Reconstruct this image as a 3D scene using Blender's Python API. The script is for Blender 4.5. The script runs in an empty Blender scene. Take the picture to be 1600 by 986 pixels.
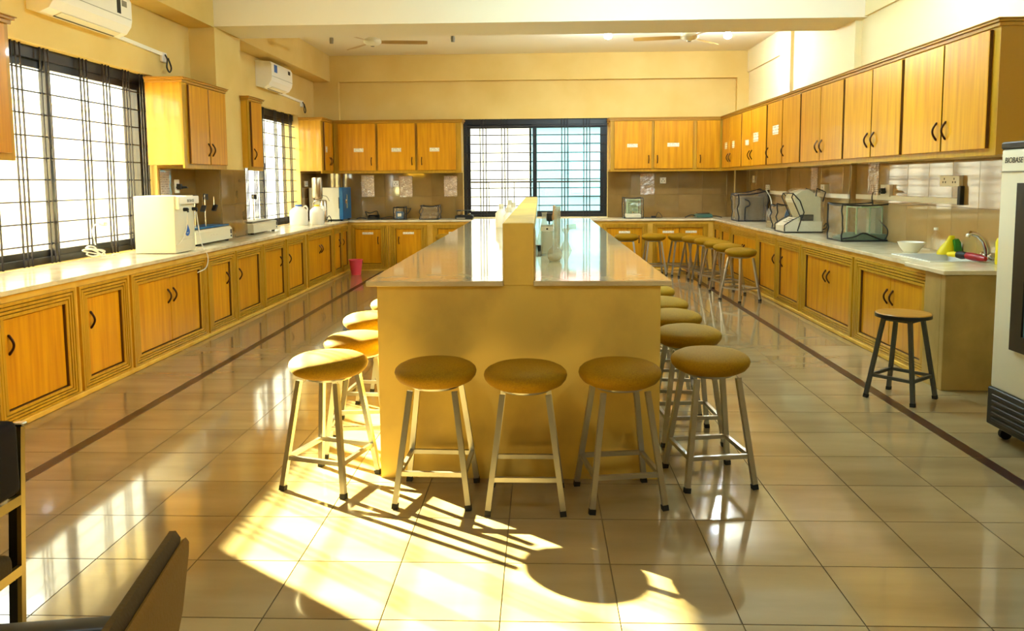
import bpy, bmesh, math, random
from mathutils import Vector, Matrix

random.seed(7)
SC = bpy.context.scene
COL = SC.collection
PI = math.pi

# ------------------------------------------------------------------ camera
H_EYE = 1.447
cam_data = bpy.data.cameras.new('camera')
cam = bpy.data.objects.new('camera', cam_data)
COL.objects.link(cam)
PITCH, YAW, ROLL = 0.092, 0.036, -0.007
_f = Vector((-math.sin(YAW) * math.cos(PITCH), math.cos(YAW) * math.cos(PITCH), -math.sin(PITCH)))
_r = Vector((math.cos(YAW), math.sin(YAW), 0))
_u = _r.cross(_f)
_r2 = _r * math.cos(ROLL) + _u * math.sin(ROLL)
_u2 = _u * math.cos(ROLL) - _r * math.sin(ROLL)
_m = Matrix((_r2, _u2, -_f)).transposed().to_4x4()
_m.translation = (0, 0, H_EYE)
cam.matrix_world = _m
cam_data.sensor_width = 36
cam_data.lens = 36 * 1226.7 / 1600
cam_data.shift_y = -96.4 / 1600
cam_data.clip_start = 0.05
cam_data.clip_end = 200
SC.camera = cam

# ------------------------------------------------------------------ sky, sun, exposure
world = bpy.data.worlds.new('sky')
SC.world = world
world.use_nodes = True
wn = world.node_tree.nodes
bg = wn['Background']
bg.inputs['Color'].default_value = (1.0, 0.93, 0.80, 1)
bg.inputs['Strength'].default_value = 14.0

SUN_ELEV = math.radians(21.6)
S = Vector((-0.804 * math.cos(SUN_ELEV), 0.594 * math.cos(SUN_ELEV), math.sin(SUN_ELEV)))
sun_data = bpy.data.lights.new('sun', 'SUN')
sun_data.energy = 150
sun_data.color = (1.0, 0.86, 0.46)
sun_data.angle = math.radians(0.6)
sun = bpy.data.objects.new('sun', sun_data)
COL.objects.link(sun)
sun.rotation_euler = S.to_track_quat('Z', 'Y').to_euler()
sun.location = S * 30

vs = SC.view_settings
SC.display_settings.display_device = 'sRGB'
vs.view_transform = 'Standard'
vs.look = 'None'
vs.exposure = 0.3
vs.gamma = 1.0
vs.use_curve_mapping = False
SC.cycles.use_denoising = True
SC.cycles.max_bounces = 10
SC.cycles.diffuse_bounces = 5
SC.cycles.glossy_bounces = 4
SC.cycles.transparent_max_bounces = 24
SC.cycles.sample_clamp_indirect = 8
SC.cycles.caustics_reflective = False
SC.cycles.caustics_refractive = False

# ------------------------------------------------------------------ materials


def lin(h):
    h = h.lstrip('#')
    c = [int(h[i:i + 2], 16) / 255 for i in (0, 2, 4)]
    return tuple(x / 12.92 if x <= 0.04045 else ((x + 0.055) / 1.055) ** 2.4 for x in c) + (1,)


def mat(name, col, rough=0.5, metal=0.0, spec=0.5, coat=0.0, noise=None, emit=None, bump=None, rnd=0.0, coat_rough=0.05):
    """col hex; noise = (hex2, scale xyz, detail, lo, hi); bump=(scale, strength)"""
    m = bpy.data.materials.new(name)
    m.use_nodes = True
    nt = m.node_tree
    b = nt.nodes['Principled BSDF']
    b.inputs['Base Color'].default_value = lin(col)
    b.inputs['Roughness'].default_value = rough
    b.inputs['Metallic'].default_value = metal
    b.inputs['Specular IOR Level'].default_value = spec
    b.inputs['Coat Weight'].default_value = coat
    b.inputs['Coat Roughness'].default_value = coat_rough
    out = None
    tc = nt.nodes.new('ShaderNodeTexCoord')
    if noise:
        h2, sc, det, lo, hi = noise
        mp = nt.nodes.new('ShaderNodeMapping')
        mp.inputs['Scale'].default_value = sc
        nt.links.new(tc.outputs['Object'], mp.inputs['Vector'])
        if rnd:
            oi = nt.nodes.new('ShaderNodeObjectInfo')
            mul = nt.nodes.new('ShaderNodeMath')
            mul.operation = 'MULTIPLY'
            mul.inputs[1].default_value = 37.0
            nt.links.new(oi.outputs['Random'], mul.inputs[0])
            cb = nt.nodes.new('ShaderNodeCombineXYZ')
            for k in range(3):
                nt.links.new(mul.outputs[0], cb.inputs[k])
            nt.links.new(cb.outputs[0], mp.inputs['Location'])
        nz = nt.nodes.new('ShaderNodeTexNoise')
        nz.inputs['Scale'].default_value = 1.0
        nz.inputs['Detail'].default_value = det
        nt.links.new(mp.outputs[0], nz.inputs['Vector'])
        rp = nt.nodes.new('ShaderNodeValToRGB')
        rp.color_ramp.elements[0].position = lo
        rp.color_ramp.elements[1].position = hi
        rp.color_ramp.elements[0].color = lin(col)
        rp.color_ramp.elements[1].color = lin(h2)
        nt.links.new(nz.outputs['Fac'], rp.inputs['Fac'])
        out = rp.outputs['Color']
    if rnd:
        oi2 = nt.nodes.new('ShaderNodeObjectInfo')
        mr = nt.nodes.new('ShaderNodeMapRange')
        mr.inputs['To Min'].default_value = 1 - rnd
        mr.inputs['To Max'].default_value = 1 + rnd
        nt.links.new(oi2.outputs['Random'], mr.inputs['Value'])
        mx = nt.nodes.new('ShaderNodeVectorMath')
        mx.operation = 'SCALE'
        if out:
            nt.links.new(out, mx.inputs[0])
        else:
            mx.inputs[0].default_value = lin(col)[:3]
        nt.links.new(mr.outputs[0], mx.inputs['Scale'])
        out = mx.outputs[0]
    if out:
        nt.links.new(out, b.inputs['Base Color'])
    if bump:
        nb = nt.nodes.new('ShaderNodeTexNoise')
        nb.inputs['Scale'].default_value = bump[0]
        nb.inputs['Detail'].default_value = 3
        nt.links.new(tc.outputs['Object'], nb.inputs['Vector'])
        bp = nt.nodes.new('ShaderNodeBump')
        bp.inputs['Strength'].default_value = bump[1]
        bp.inputs['Distance'].default_value = 0.01
        nt.links.new(nb.outputs['Fac'], bp.inputs['Height'])
        nt.links.new(bp.outputs[0], b.inputs['Normal'])
    if emit:
        b.inputs['Emission Color'].default_value = lin(emit[0])
        b.inputs['Emission Strength'].default_value = emit[1]
    return m


def clear_mat(name, tint, alpha, rough=0.05, bump=0.0, white=0.0):
    """thin clear sheet: transparent + glossy (+ a little white haze)"""
    m = bpy.data.materials.new(name)
    m.use_nodes = True
    nt = m.node_tree
    nt.nodes.remove(nt.nodes['Principled BSDF'])
    o = nt.nodes['Material Output']
    t = nt.nodes.new('ShaderNodeBsdfTransparent')
    t.inputs[0].default_value = lin(tint)
    g = nt.nodes.new('ShaderNodeBsdfGlossy')
    g.inputs['Roughness'].default_value = rough
    lw = nt.nodes.new('ShaderNodeLayerWeight')
    lw.inputs['Blend'].default_value = 0.5
    pw = nt.nodes.new('ShaderNodeMath')
    pw.operation = 'POWER'
    pw.inputs[1].default_value = 5.0
    nt.links.new(lw.outputs['Facing'], pw.inputs[0])
    ad = nt.nodes.new('ShaderNodeMath')
    ad.operation = 'MULTIPLY_ADD'
    ad.inputs[1].default_value = 0.35
    ad.inputs[2].default_value = 1 - alpha
    ad.use_clamp = True
    nt.links.new(pw.outputs[0], ad.inputs[0])
    mx = nt.nodes.new('ShaderNodeMixShader')
    nt.links.new(ad.outputs[0], mx.inputs[0])
    nt.links.new(t.outputs[0], mx.inputs[1])
    nt.links.new(g.outputs[0], mx.inputs[2])
    last = mx
    if white:
        d = nt.nodes.new('ShaderNodeBsdfDiffuse')
        d.inputs[0].default_value = (0.8, 0.78, 0.72, 1)
        m2 = nt.nodes.new('ShaderNodeMixShader')
        m2.inputs[0].default_value = white
        nt.links.new(mx.outputs[0], m2.inputs[1])
        nt.links.new(d.outputs[0], m2.inputs[2])
        last = m2
    if bump:
        tc = nt.nodes.new('ShaderNodeTexCoord')
        nb = nt.nodes.new('ShaderNodeTexNoise')
        nb.inputs['Scale'].default_value = 14
        nb.inputs['Detail'].default_value = 2
        nt.links.new(tc.outputs['Object'], nb.inputs['Vector'])
        bp = nt.nodes.new('ShaderNodeBump')
        bp.inputs['Strength'].default_value = bump
        bp.inputs['Distance'].default_value = 0.03
        nt.links.new(nb.outputs['Fac'], bp.inputs['Height'])
        nt.links.new(bp.outputs[0], g.inputs['Normal'])
    nt.links.new(last.outputs[0], o.inputs['Surface'])
    return m


def print_mat(name, paper, ink, sx, sy):
    """paper with rows of small unreadable print"""
    m = mat(name, paper, 0.6)
    nt = m.node_tree
    b = nt.nodes['Principled BSDF']
    tc = nt.nodes.new('ShaderNodeTexCoord')
    mp = nt.nodes.new('ShaderNodeMapping')
    mp.inputs['Scale'].default_value = (sx, sy, sy)
    nt.links.new(tc.outputs['Generated'], mp.inputs['Vector'])
    sp = nt.nodes.new('ShaderNodeSeparateXYZ')
    nt.links.new(mp.outputs[0], sp.inputs[0])
    nz = nt.nodes.new('ShaderNodeTexNoise')
    nz.noise_dimensions = '2D'
    nz.inputs['Scale'].default_value = 1
    cb = nt.nodes.new('ShaderNodeCombineXYZ')
    fl = nt.nodes.new('ShaderNodeMath')
    fl.operation = 'FLOOR'
    nt.links.new(sp.outputs[2], fl.inputs[0])
    nt.links.new(sp.outputs[0], cb.inputs[0])
    m17 = nt.nodes.new('ShaderNodeMath')
    m17.operation = 'MULTIPLY'
    m17.inputs[1].default_value = 17.3
    nt.links.new(fl.outputs[0], m17.inputs[0])
    nt.links.new(m17.outputs[0], cb.inputs[1])
    nt.links.new(cb.outputs[0], nz.inputs['Vector'])
    g1 = nt.nodes.new('ShaderNodeMath')
    g1.operation = 'GREATER_THAN'
    g1.inputs[1].default_value = 0.47
    nt.links.new(nz.outputs['Fac'], g1.inputs[0])
    frc = nt.nodes.new('ShaderNodeMath')
    frc.operation = 'FRACT'
    nt.links.new(sp.outputs[2], frc.inputs[0])
    cmp = nt.nodes.new('ShaderNodeMath')
    cmp.operation = 'COMPARE'
    cmp.inputs[1].default_value = 0.5
    cmp.inputs[2].default_value = 0.2
    nt.links.new(frc.outputs[0], cmp.inputs[0])
    mu = nt.nodes.new('ShaderNodeMath')
    mu.operation = 'MULTIPLY'
    nt.links.new(g1.outputs[0], mu.inputs[0])
    nt.links.new(cmp.outputs[0], mu.inputs[1])
    mx = nt.nodes.new('ShaderNodeMix')
    mx.data_type = 'RGBA'
    nt.links.new(mu.outputs[0], mx.inputs['Factor'])
    mx.inputs[6].default_value = lin(paper)
    mx.inputs[7].default_value = lin(ink)
    nt.links.new(mx.outputs[2], b.inputs['Base Color'])
    return m


M = {}
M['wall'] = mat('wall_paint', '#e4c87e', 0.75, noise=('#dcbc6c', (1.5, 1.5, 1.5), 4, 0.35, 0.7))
M['wall_lit'] = mat('lit_wall_paint', '#efdfae', 0.75)  # same wall paint, lightened to stand in for window light on this side
M['ceil'] = mat('ceiling_paint', '#f3ead2', 0.8)
M['beam'] = mat('beam_paint', '#f2e9d4', 0.75)
M['door'] = mat('oak_veneer', '#d99a10', 0.34, spec=0.3, noise=('#bd7806', (28, 28, 1.6), 5, 0.35, 0.75), rnd=0.06, coat=0.08)
M['frame'] = mat('olive_oak_trim', '#c29322', 0.38, spec=0.3, noise=('#ab7e18', (30, 30, 2.5), 4, 0.35, 0.75), coat=0.05)
M['carc'] = mat('oak_carcass', '#d8a222', 0.35, noise=('#c48a14', (24, 24, 1.8), 4, 0.35, 0.75), coat=0.2)
M['crown'] = mat('crown_oak', '#b5821a', 0.4)
M['mason'] = mat('yellow_plaster', '#d9ae42', 0.7, noise=('#c6942c', (5, 5, 5), 5, 0.4, 0.75))
M['endwall'] = mat('stained_plaster', '#b3924e', 0.7, noise=('#8f7438', (4, 4, 3), 6, 0.4, 0.8))
M['isl'] = mat('island_plaster', '#e6c25c', 0.55, noise=('#b48e48', (3.2, 3.2, 2.6), 7, 0.48, 0.9))
M['slab'] = mat('polished_marble', '#d4c29c', 0.07, noise=('#c0ab84', (9, 9, 9), 8, 0.35, 0.75), coat=0.3)
M['bench_slab'] = mat('bench_marble', '#e6dabc', 0.2, noise=('#cdbc98', (9, 9, 9), 8, 0.35, 0.75), coat=0.25, coat_rough=0.12)
M['tile'] = mat('floor_tile', '#a38e68', 0.09, noise=('#8c7653', (1.2, 5, 3), 6, 0.3, 0.75), rnd=0.05, coat=0.3, coat_rough=0.03)
M['strip'] = mat('maroon_strip', '#34180f', 0.3, coat=0.08)
M['grout'] = mat('grout', '#6f5a38', 0.8)
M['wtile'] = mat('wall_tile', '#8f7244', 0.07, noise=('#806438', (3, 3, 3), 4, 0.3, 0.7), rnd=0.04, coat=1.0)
M['wtile_lit'] = mat('lit_wall_tile', '#b49460', 0.07, noise=('#a68654', (3, 3, 3), 4, 0.3, 0.7), rnd=0.04, coat=1.0)  # lighter copy of the wall tile, window light put into its colour
M['wgrout'] = mat('tile_grout', '#7a6238', 0.8)
M['handle'] = mat('bronze_handle', '#4a2a16', 0.3, metal=0.8)
M['black'] = mat('black_aluminium', '#0d0c10', 0.35)
M['rod'] = mat('painted_rod', '#1c1418', 0.5)
M['glass'] = clear_mat('window_glass', '#f8ffff', 0.97, 0.02)
M['cover'] = clear_mat('clear_vinyl', '#fdfbf2', 0.90, 0.10, bump=0.6, white=0.07)
M['cover_dull'] = clear_mat('dull_vinyl', '#f2ead2', 0.88, 0.2, bump=0.5, white=0.16)
M['lab_glass'] = clear_mat('lab_glass', '#f7f6f0', 0.92, 0.04, white=0.28)
M['cushion'] = mat('ochre_fabric', '#9e7600', 0.75, spec=0.2, noise=('#8a6600', (160, 160, 160), 2, 0.3, 0.7), bump=(300, 0.08))
M['steel'] = mat('painted_steel', '#b2aea4', 0.28, metal=0.85)
M['dsteel'] = mat('grey_steel', '#5a5c5a', 0.4, metal=0.7)
M['rubber'] = mat('black_rubber', '#15130f', 0.7)
M['white'] = mat('white_plastic', '#fbf7ea', 0.35)
M['cream'] = mat('cream_enamel', '#e8e2c8', 0.35)
M['grey'] = mat('grey_plastic', '#8f8a78', 0.4)
M['dark'] = mat('dark_plastic', '#0e0d0c', 0.45)
M['blue'] = mat('blue_enamel', '#12639c', 0.35)
M['red'] = mat('red_bucket_plastic', '#e84c5c', 0.4)
M['crim'] = mat('red_brush_handle', '#a0101c', 0.35)
M['yellow'] = mat('yellow_plastic', '#f0d80c', 0.45)
M['green'] = mat('green_plastic', '#2e7a20', 0.5)
M['teal'] = mat('teal_casing', '#3f6a5c', 0.4)
M['paleteal'] = mat('pale_green_panel', '#b4cfa8', 0.3)
M['chrome'] = mat('chrome', '#d8d4cc', 0.12, metal=1.0)
M['stain'] = mat('brushed_steel', '#b8aa94', 0.25, metal=1.0)
M['sink'] = mat('sink_enamel', '#dcdcd6', 0.25)
M['label'] = print_mat('printed_label', '#f4eed8', '#b8a988', 22, 3)
M['paper'] = print_mat('printed_sheet', '#ecdcc8', '#b49c8c', 7, 16)
M['sleeve'] = clear_mat('plastic_sleeve', '#fff6ee', 0.72, 0.15, bump=0.9)
M['ink'] = mat('dark_ink', '#2a2620', 0.6)
M['blueink'] = mat('blue_ink', '#2c62b8', 0.5)
M['top'] = mat('stool_wood_top', '#b98428', 0.35, noise=('#a06c1a', (3, 30, 30), 4, 0.3, 0.7))
M['chair'] = mat('brown_upholstery', '#4c370e', 0.8, spec=0.2, bump=(150, 0.12))
M['chair_rear'] = mat('tan_upholstery', '#7a5514', 0.8, spec=0.2, bump=(150, 0.12))
M['leather'] = mat('black_leather', '#1a0f08', 0.85, spec=0.15)
M['edge'] = mat('edge_shade', '#5c3408', 0.5)  # dark tone that paints shade onto door sides and frame reveals
M['brass'] = mat('worn_gold_frame', '#a08a50', 0.35, metal=0.8)
M['bulb'] = mat('lit_bulb', '#ffffff', 0.4, emit=('#e8fbff', 30))
M['concrete'] = mat('outdoor_concrete', '#cfc8bc', 0.9)
M['facade'] = mat('blue_facade', '#5a8490', 0.9)
M['facade_w'] = mat('white_facade', '#aeaca4', 0.9)
M['blade'] = mat('tan_fan_blade', '#cdb078', 0.45)
M['facade2'] = mat('pink_facade_band', '#b08080', 0.9)
M['outwall'] = mat('white_outdoor_plaster', '#f2efe6', 0.9)
M['outglass'] = mat('far_window_glass', '#6aa0b0', 0.2)

# ------------------------------------------------------------------ mesh helpers


class MB:
    def __init__(self):
        self.bm = bmesh.new()

    def box(self, x0, x1, y0, y1, z0, z1, bev=0.0, seg=1):
        v = [self.bm.verts.new(p) for p in ((x0, y0, z0), (x1, y0, z0), (x1, y1, z0), (x0, y1, z0),
                                            (x0, y0, z1), (x1, y0, z1), (x1, y1, z1), (x0, y1, z1))]
        fs = [self.bm.faces.new([v[i] for i in q]) for q in
              ((3, 2, 1, 0), (4, 5, 6, 7), (0, 1, 5, 4), (1, 2, 6, 5), (2, 3, 7, 6), (3, 0, 4, 7))]
        if bev:
            es = list({e for f in fs for e in f.edges})
            bmesh.ops.bevel(self.bm, geom=es, offset=bev, segments=seg, affect='EDGES', profile=0.5)
        return self

    def beam(self, p0, p1, w, h=None, up=(0, 0, 1), w1=None):
        """rectangular bar between two points"""
        h = h or w
        p0, p1 = Vector(p0), Vector(p1)
        d = (p1 - p0).normalized()
        u = Vector(up)
        if abs(d.dot(u)) > 0.95:
            u = Vector((0, 1, 0))
        s = d.cross(u).normalized()
        t = s.cross(d).normalized()
        k = 1 if w1 is None else w1 / w
        vs_ = []
        for p, q in ((p0, 1), (p1, k)):
            for a, b in ((-1, -1), (1, -1), (1, 1), (-1, 1)):
                vs_.append(self.bm.verts.new(p + s * a * w * q / 2 + t * b * h * q / 2))
        for q in ((3, 2, 1, 0), (4, 5, 6, 7), (0, 1, 5, 4), (1, 2, 6, 5), (2, 3, 7, 6), (3, 0, 4, 7)):
            self.bm.faces.new([vs_[i] for i in q])
        return self

    def tube(self, pts, r, n=8, caps=True, smooth_pts=0):
        pts = [Vector(p) for p in pts]
        if smooth_pts:
            pts = catmull(pts, smooth_pts)
        rs = r if isinstance(r, (list, tuple)) else [r] * len(pts)
        rings = []
        prev = None
        for i, p in enumerate(pts):
            a = pts[max(0, i - 1)]
            b = pts[min(len(pts) - 1, i + 1)]
            d = (b - a).normalized()
            if prev is None:
                u = Vector((0, 0, 1)) if abs(d.z) < 0.9 else Vector((1, 0, 0))
                s = d.cross(u).normalized()
            else:
                s = (prev - d * prev.dot(d)).normalized()
            prev = s
            t = d.cross(s)
            rings.append([self.bm.verts.new(p + (s * math.cos(2 * PI * k / n) + t * math.sin(2 * PI * k / n)) * rs[i]) for k in range(n)])
        for i in range(len(rings) - 1):
            for k in range(n):
                self.bm.faces.new((rings[i][k], rings[i][(k + 1) % n], rings[i + 1][(k + 1) % n], rings[i + 1][k]))
        if caps:
            self.bm.faces.new(rings[0][::-1])
            self.bm.faces.new(rings[-1])
        return self

    def lathe(self, prof, n=20, c=(0, 0, 0), axis='z', close=True):
        """prof: [(r, h)] bottom to top"""
        c = Vector(c)

        def P(r, h, a):
            x, y = r * math.cos(a), r * math.sin(a)
            if axis == 'z':
                return c + Vector((x, y, h))
            if axis == 'x':
                return c + Vector((h, x, y))
            return c + Vector((y, h, x))
        rings = []
        for r, h in prof:
            if r < 1e-5:
                rings.append([self.bm.verts.new(P(0, h, 0))])
            else:
                rings.append([self.bm.verts.new(P(r, h, 2 * PI * k / n)) for k in range(n)])
        for a, b in zip(rings, rings[1:]):
            for k in range(n):
                k2 = (k + 1) % n
                if len(a) == 1 and len(b) == 1:
                    continue
                if len(a) == 1:
                    self.bm.faces.new((a[0], b[k2], b[k]))
                elif len(b) == 1:
                    self.bm.faces.new((a[k], a[k2], b[0]))
                else:
                    self.bm.faces.new((a[k], a[k2], b[k2], b[k]))
        if close:
            if len(rings[0]) > 1:
                self.bm.faces.new(rings[0][::-1])
            if len(rings[-1]) > 1:
                self.bm.faces.new(rings[-1])
        return self

    def prism(self, poly, a, b, plane='xz'):
        """extrude a 2-D outline: plane xz along y from a to b; yz along x; xy along z"""
        def P(u, v, w):
            return {'xz': (u, w, v), 'yz': (w, u, v), 'xy': (u, v, w)}[plane]
        A = [self.bm.verts.new(P(u, v, a)) for u, v in poly]
        B = [self.bm.verts.new(P(u, v, b)) for u, v in poly]
        n = len(poly)
        self.bm.faces.new(A)
        self.bm.faces.new(B[::-1])
        for k in range(n):
            self.bm.faces.new((A[k], B[k], B[(k + 1) % n], A[(k + 1) % n]))
        bmesh.ops.recalc_face_normals(self.bm, faces=self.bm.faces[:])
        return self

    def ring(self, outer, inner, prof):
        """profile swept round a rectangle in the local xz plane; outer/inner = (x0,x1,z0,z1); prof = [(t, y)]"""
        rings = []
        for t, y in prof:
            x0, x1, z0, z1 = [o + (i - o) * t for o, i in zip(outer, inner)]
            rings.append([self.bm.verts.new(p) for p in ((x0, y, z0), (x1, y, z0), (x1, y, z1), (x0, y, z1))])
        for a, b in zip(rings, rings[1:]):
            for k in range(4):
                self.bm.faces.new((a[k], a[(k + 1) % 4], b[(k + 1) % 4], b[k]))
        return self

    def sheet(self, rows):
        """grid of points -> surface"""
        g = [[self.bm.verts.new(p) for p in r] for r in rows]
        for i in range(len(g) - 1):
            for j in range(len(g[0]) - 1):
                self.bm.faces.new((g[i][j], g[i][j + 1], g[i + 1][j + 1], g[i + 1][j]))
        return self

    def mesh(self, name, m, smooth=None):
        me = bpy.data.meshes.new(name)
        self.bm.to_mesh(me)
        self.bm.free()
        me.materials.append(m)
        if smooth:
            me.shade_smooth()
            me.set_sharp_from_angle(angle=math.radians(smooth))
        return me

    def build(self, name, m, parent=None, smooth=None, loc=None, label=None):
        return link(name, self.mesh(name, m, smooth), parent, loc, label)


def catmull(pts, k):
    out = []
    P = [pts[0] * 2 - pts[1]] + list(pts) + [pts[-1] * 2 - pts[-2]]
    for i in range(1, len(P) - 2):
        for j in range(k):
            t = j / k
            a, b, c, d = P[i - 1], P[i], P[i + 1], P[i + 2]
            out.append(0.5 * ((2 * b) + (c - a) * t + (2 * a - 5 * b + 4 * c - d) * t * t + (3 * b - a - 3 * c + d) * t ** 3))
    out.append(pts[-1])
    return out


def link(name, me, parent=None, loc=None, label=None):
    o = bpy.data.objects.new(name, me)
    COL.objects.link(o)
    if parent:
        o.parent = parent
    if loc:
        o.location = loc
    if label:
        o['label'] = label
    return o


def thing(name, label, cat, loc=(0, 0, 0), rz=0.0, group=None):
    o = bpy.data.objects.new(name, None)
    COL.objects.link(o)
    o.location = loc
    o.rotation_euler = (0, 0, rz)
    o.empty_display_size = 0.1
    return tag(o, label, cat, group)


def tag(o, label, cat, group=None):
    o['label'] = label
    o['category'] = cat
    if group:
        o['group'] = group
    return o


def struct(o, label=None, cat=None):
    o['kind'] = 'structure'
    if label:
        o['label'] = label
    if cat:
        o['category'] = cat
    return o


def sroot(name, loc=(0, 0, 0), rz=0.0, label=None, cat=None):
    o = bpy.data.objects.new(name, None)
    COL.objects.link(o)
    o.location = loc
    o.rotation_euler = (0, 0, rz)
    return struct(o, label, cat)


def dup(root, loc, rz, label=None, group=None):
    r = root.copy()
    COL.objects.link(r)
    r.location = loc
    r.rotation_euler = (0, 0, rz)
    if label:
        r['label'] = label
    if group:
        r['group'] = group
    for ch in list(root.children):
        c = ch.copy()
        COL.objects.link(c)
        c.parent = r
        for g in ch.children:
            d = g.copy()
            COL.objects.link(d)
            d.parent = c
    return r


def text(body, size, m, parent, loc, rot, name='lettering', depth=0.0005, italic=0.0, sx=1.0):
    cu = bpy.data.curves.new(name, 'FONT')
    cu.body = body
    cu.size = size
    cu.align_x = 'CENTER'
    cu.align_y = 'CENTER'
    cu.extrude = depth
    cu.shear = italic
    cu.resolution_u = 3
    t = bpy.data.objects.new(name, cu)
    COL.objects.link(t)
    dg = bpy.context.evaluated_depsgraph_get()
    me = bpy.data.meshes.new_from_object(t.evaluated_get(dg))
    bpy.data.objects.remove(t)
    me.materials.clear()
    me.materials.append(m)
    o = link(name, me, parent)
    o.location = loc
    o.rotation_euler = rot
    o.scale = (sx, 1, 1)
    return o


# ------------------------------------------------------------------ room dimensions
XL, XR = -3.78, 3.43
YB, YF = 13.30, -3.2
ZC = 3.55
ZS = 0.83            # worktop height
FL, FR, FB = -3.15, 2.80, 12.72   # bench fronts
W1 = (4.80, 7.67, 0.83, 2.50)
W2 = (9.61, 12.33, 0.83, 2.50)
WB = (-1.29, 1.13, 0.845, 2.49)
TS = 0.397           # floor tile pitch
TX0, TY0 = -2.122, 2.468

# ------------------------------------------------------------------ floor
mb = MB()
mb.box(XL - 0.25, XR + 0.25, YF - 0.25, YB + 0.25, -0.15, -0.004)
floor = struct(mb.build('floor', M['grout']), 'glossy tan tiled floor with two maroon border strips', 'floor')
_tile_cache = {}


def flat_tile(w, d, m, z=(-0.012, 0.0), ch=0.0006):
    key = (round(w, 4), round(d, 4), m.name)
    if key not in _tile_cache:
        b = MB()
        x, y = w / 2, d / 2
        lo = [b.bm.verts.new(p) for p in ((-x, -y, z[0]), (x, -y, z[0]), (x, y, z[0]), (-x, y, z[0]))]
        mi = [b.bm.verts.new(p) for p in ((-x, -y, z[1] - ch), (x, -y, z[1] - ch), (x, y, z[1] - ch), (-x, y, z[1] - ch))]
        hi = [b.bm.verts.new(p) for p in ((-x + ch, -y + ch, z[1]), (x - ch, -y + ch, z[1]), (x - ch, y - ch, z[1]), (-x + ch, y - ch, z[1]))]
        b.bm.faces.new(hi)
        for k in range(4):
            k2 = (k + 1) % 4
            b.bm.faces.new((lo[k], lo[k2], mi[k2], mi[k]))
            b.bm.faces.new((mi[k], mi[k2], hi[k2], hi[k]))
        me = b.mesh('tile', m)
        me.materials.append(M['grout'])
        for p in me.polygons:
            p.material_index = 0 if p.normal.z > 0.9 else 1
        _tile_cache[key] = me
    return _tile_cache[key]


GAP = 0.0035
cols = [(TX0 + TS * i, TX0 + TS * (i + 1)) for i in range(-1, 11)]
xs_l, xs_r = cols[0][0], cols[-1][1]
SW = 0.07
lcol = (FL - 0.01, xs_l - SW)
rcol = (xs_r + SW, FR + 0.01)
rest = MB()


def rest_tile(x0, x1, y0, y1):
    c = 0.0018
    rest.box(x0 + c, x1 - c, y0 + c, y1 - c, -0.012, 0.0)


rest_strip = MB()
for j in range(-14, 29):
    y0, y1 = TY0 + TS * j, TY0 + TS * (j + 1)
    if y1 > YB + 0.2:
        break
    near = -1 <= j <= 15
    for i, (x0, x1) in enumerate(cols + [lcol, rcol]):
        hidden = (-0.70 < x0 and x1 < 0.5 and y0 > 3.8 and y1 < 9.9)
        if hidden:
            continue
        if near:
            link('tile', flat_tile(x1 - x0 - GAP, TS - GAP, M['tile']), floor, ((x0 + x1) / 2, (y0 + y1) / 2, 0))
        else:
            rest_tile(x0, x1, y0, y1)
    for xa in (xs_l - SW, xs_r):
        if near:
            link('border_strip', flat_tile(SW - 0.002, TS - 0.002, M['strip']), floor, (xa + SW / 2, (y0 + y1) / 2, 0))
        else:
            rest_strip.box(xa + 0.001, xa + SW - 0.001, y0 + 0.001, y1 - 0.001, -0.012, 0.0)
o = rest.build('tile_field', M['tile'], floor)
o['kind'] = 'stuff'
o = rest_strip.build('border_strip_field', M['strip'], floor)
o['kind'] = 'stuff'
# plain tiled ground under the outer edges (beside and under the benches, rear of the room)
mb = MB()
mb.box(XL, lcol[0], YF, YB, -0.012, -0.001)
mb.box(rcol[1], XR, YF, YB, -0.012, -0.001)
o = mb.build('edge_tile_field', M['tile'], floor)
o['kind'] = 'stuff'

# ------------------------------------------------------------------ walls
TW = 0.28
mb = MB()
x0, x1 = XL - TW, XL
for (ya, yb_, za, zb) in ((YF - TW, W1[0], 0, ZC), (W1[1], W2[0], 0, ZC), (W2[1], YB + TW, 0, ZC),
                          (W1[0], W1[1], 0, W1[2]), (W1[0], W1[1], W1[3], ZC),
                          (W2[0], W2[1], 0, W2[2]), (W2[0], W2[1], W2[3], ZC)):
    mb.box(x0, x1, ya, yb_, za, zb)
wall_left = struct(mb.build('wall_left', M['wall']), 'yellow painted window wall behind the purifier bench', 'wall')
mb = MB()
for (xa, xb, za, zb) in ((XL, WB[0], 0, ZC), (WB[1], XR, 0, ZC), (WB[0], WB[1], 0, WB[2]), (WB[0], WB[1], WB[3], ZC)):
    mb.box(xa, xb, YB, YB + TW, za, zb)
wall_back = struct(mb.build('wall_back', M['wall']), 'yellow end wall around the wide central barred window', 'wall')
mb = MB()
mb.box(XR, XR + TW, YF - TW, YB + TW, 0, ZC)
wall_right = struct(mb.build('wall_right', M['wall_lit']), 'cream wall above and below the long cabinet run', 'wall')
mb = MB()
mb.box(XL, XR, YF - TW, YF, 0, ZC)
struct(mb.build('wall_rear', M['wall']), 'plain painted wall behind the viewer', 'wall')
mb = MB()
mb.box(XL - TW, XR + TW, YF - TW, YB + TW, ZC, ZC + 0.2)
struct(mb.build('ceiling', M['ceil']), 'flat cream ceiling carrying two fans and bulbs', 'ceiling')

# beams and columns
def trim(n, boxes, m, label):
    b = MB()
    for bx in boxes:
        b.box(*bx)
    return struct(b.build('trim_%d' % n, m), label, 'beam')


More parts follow.
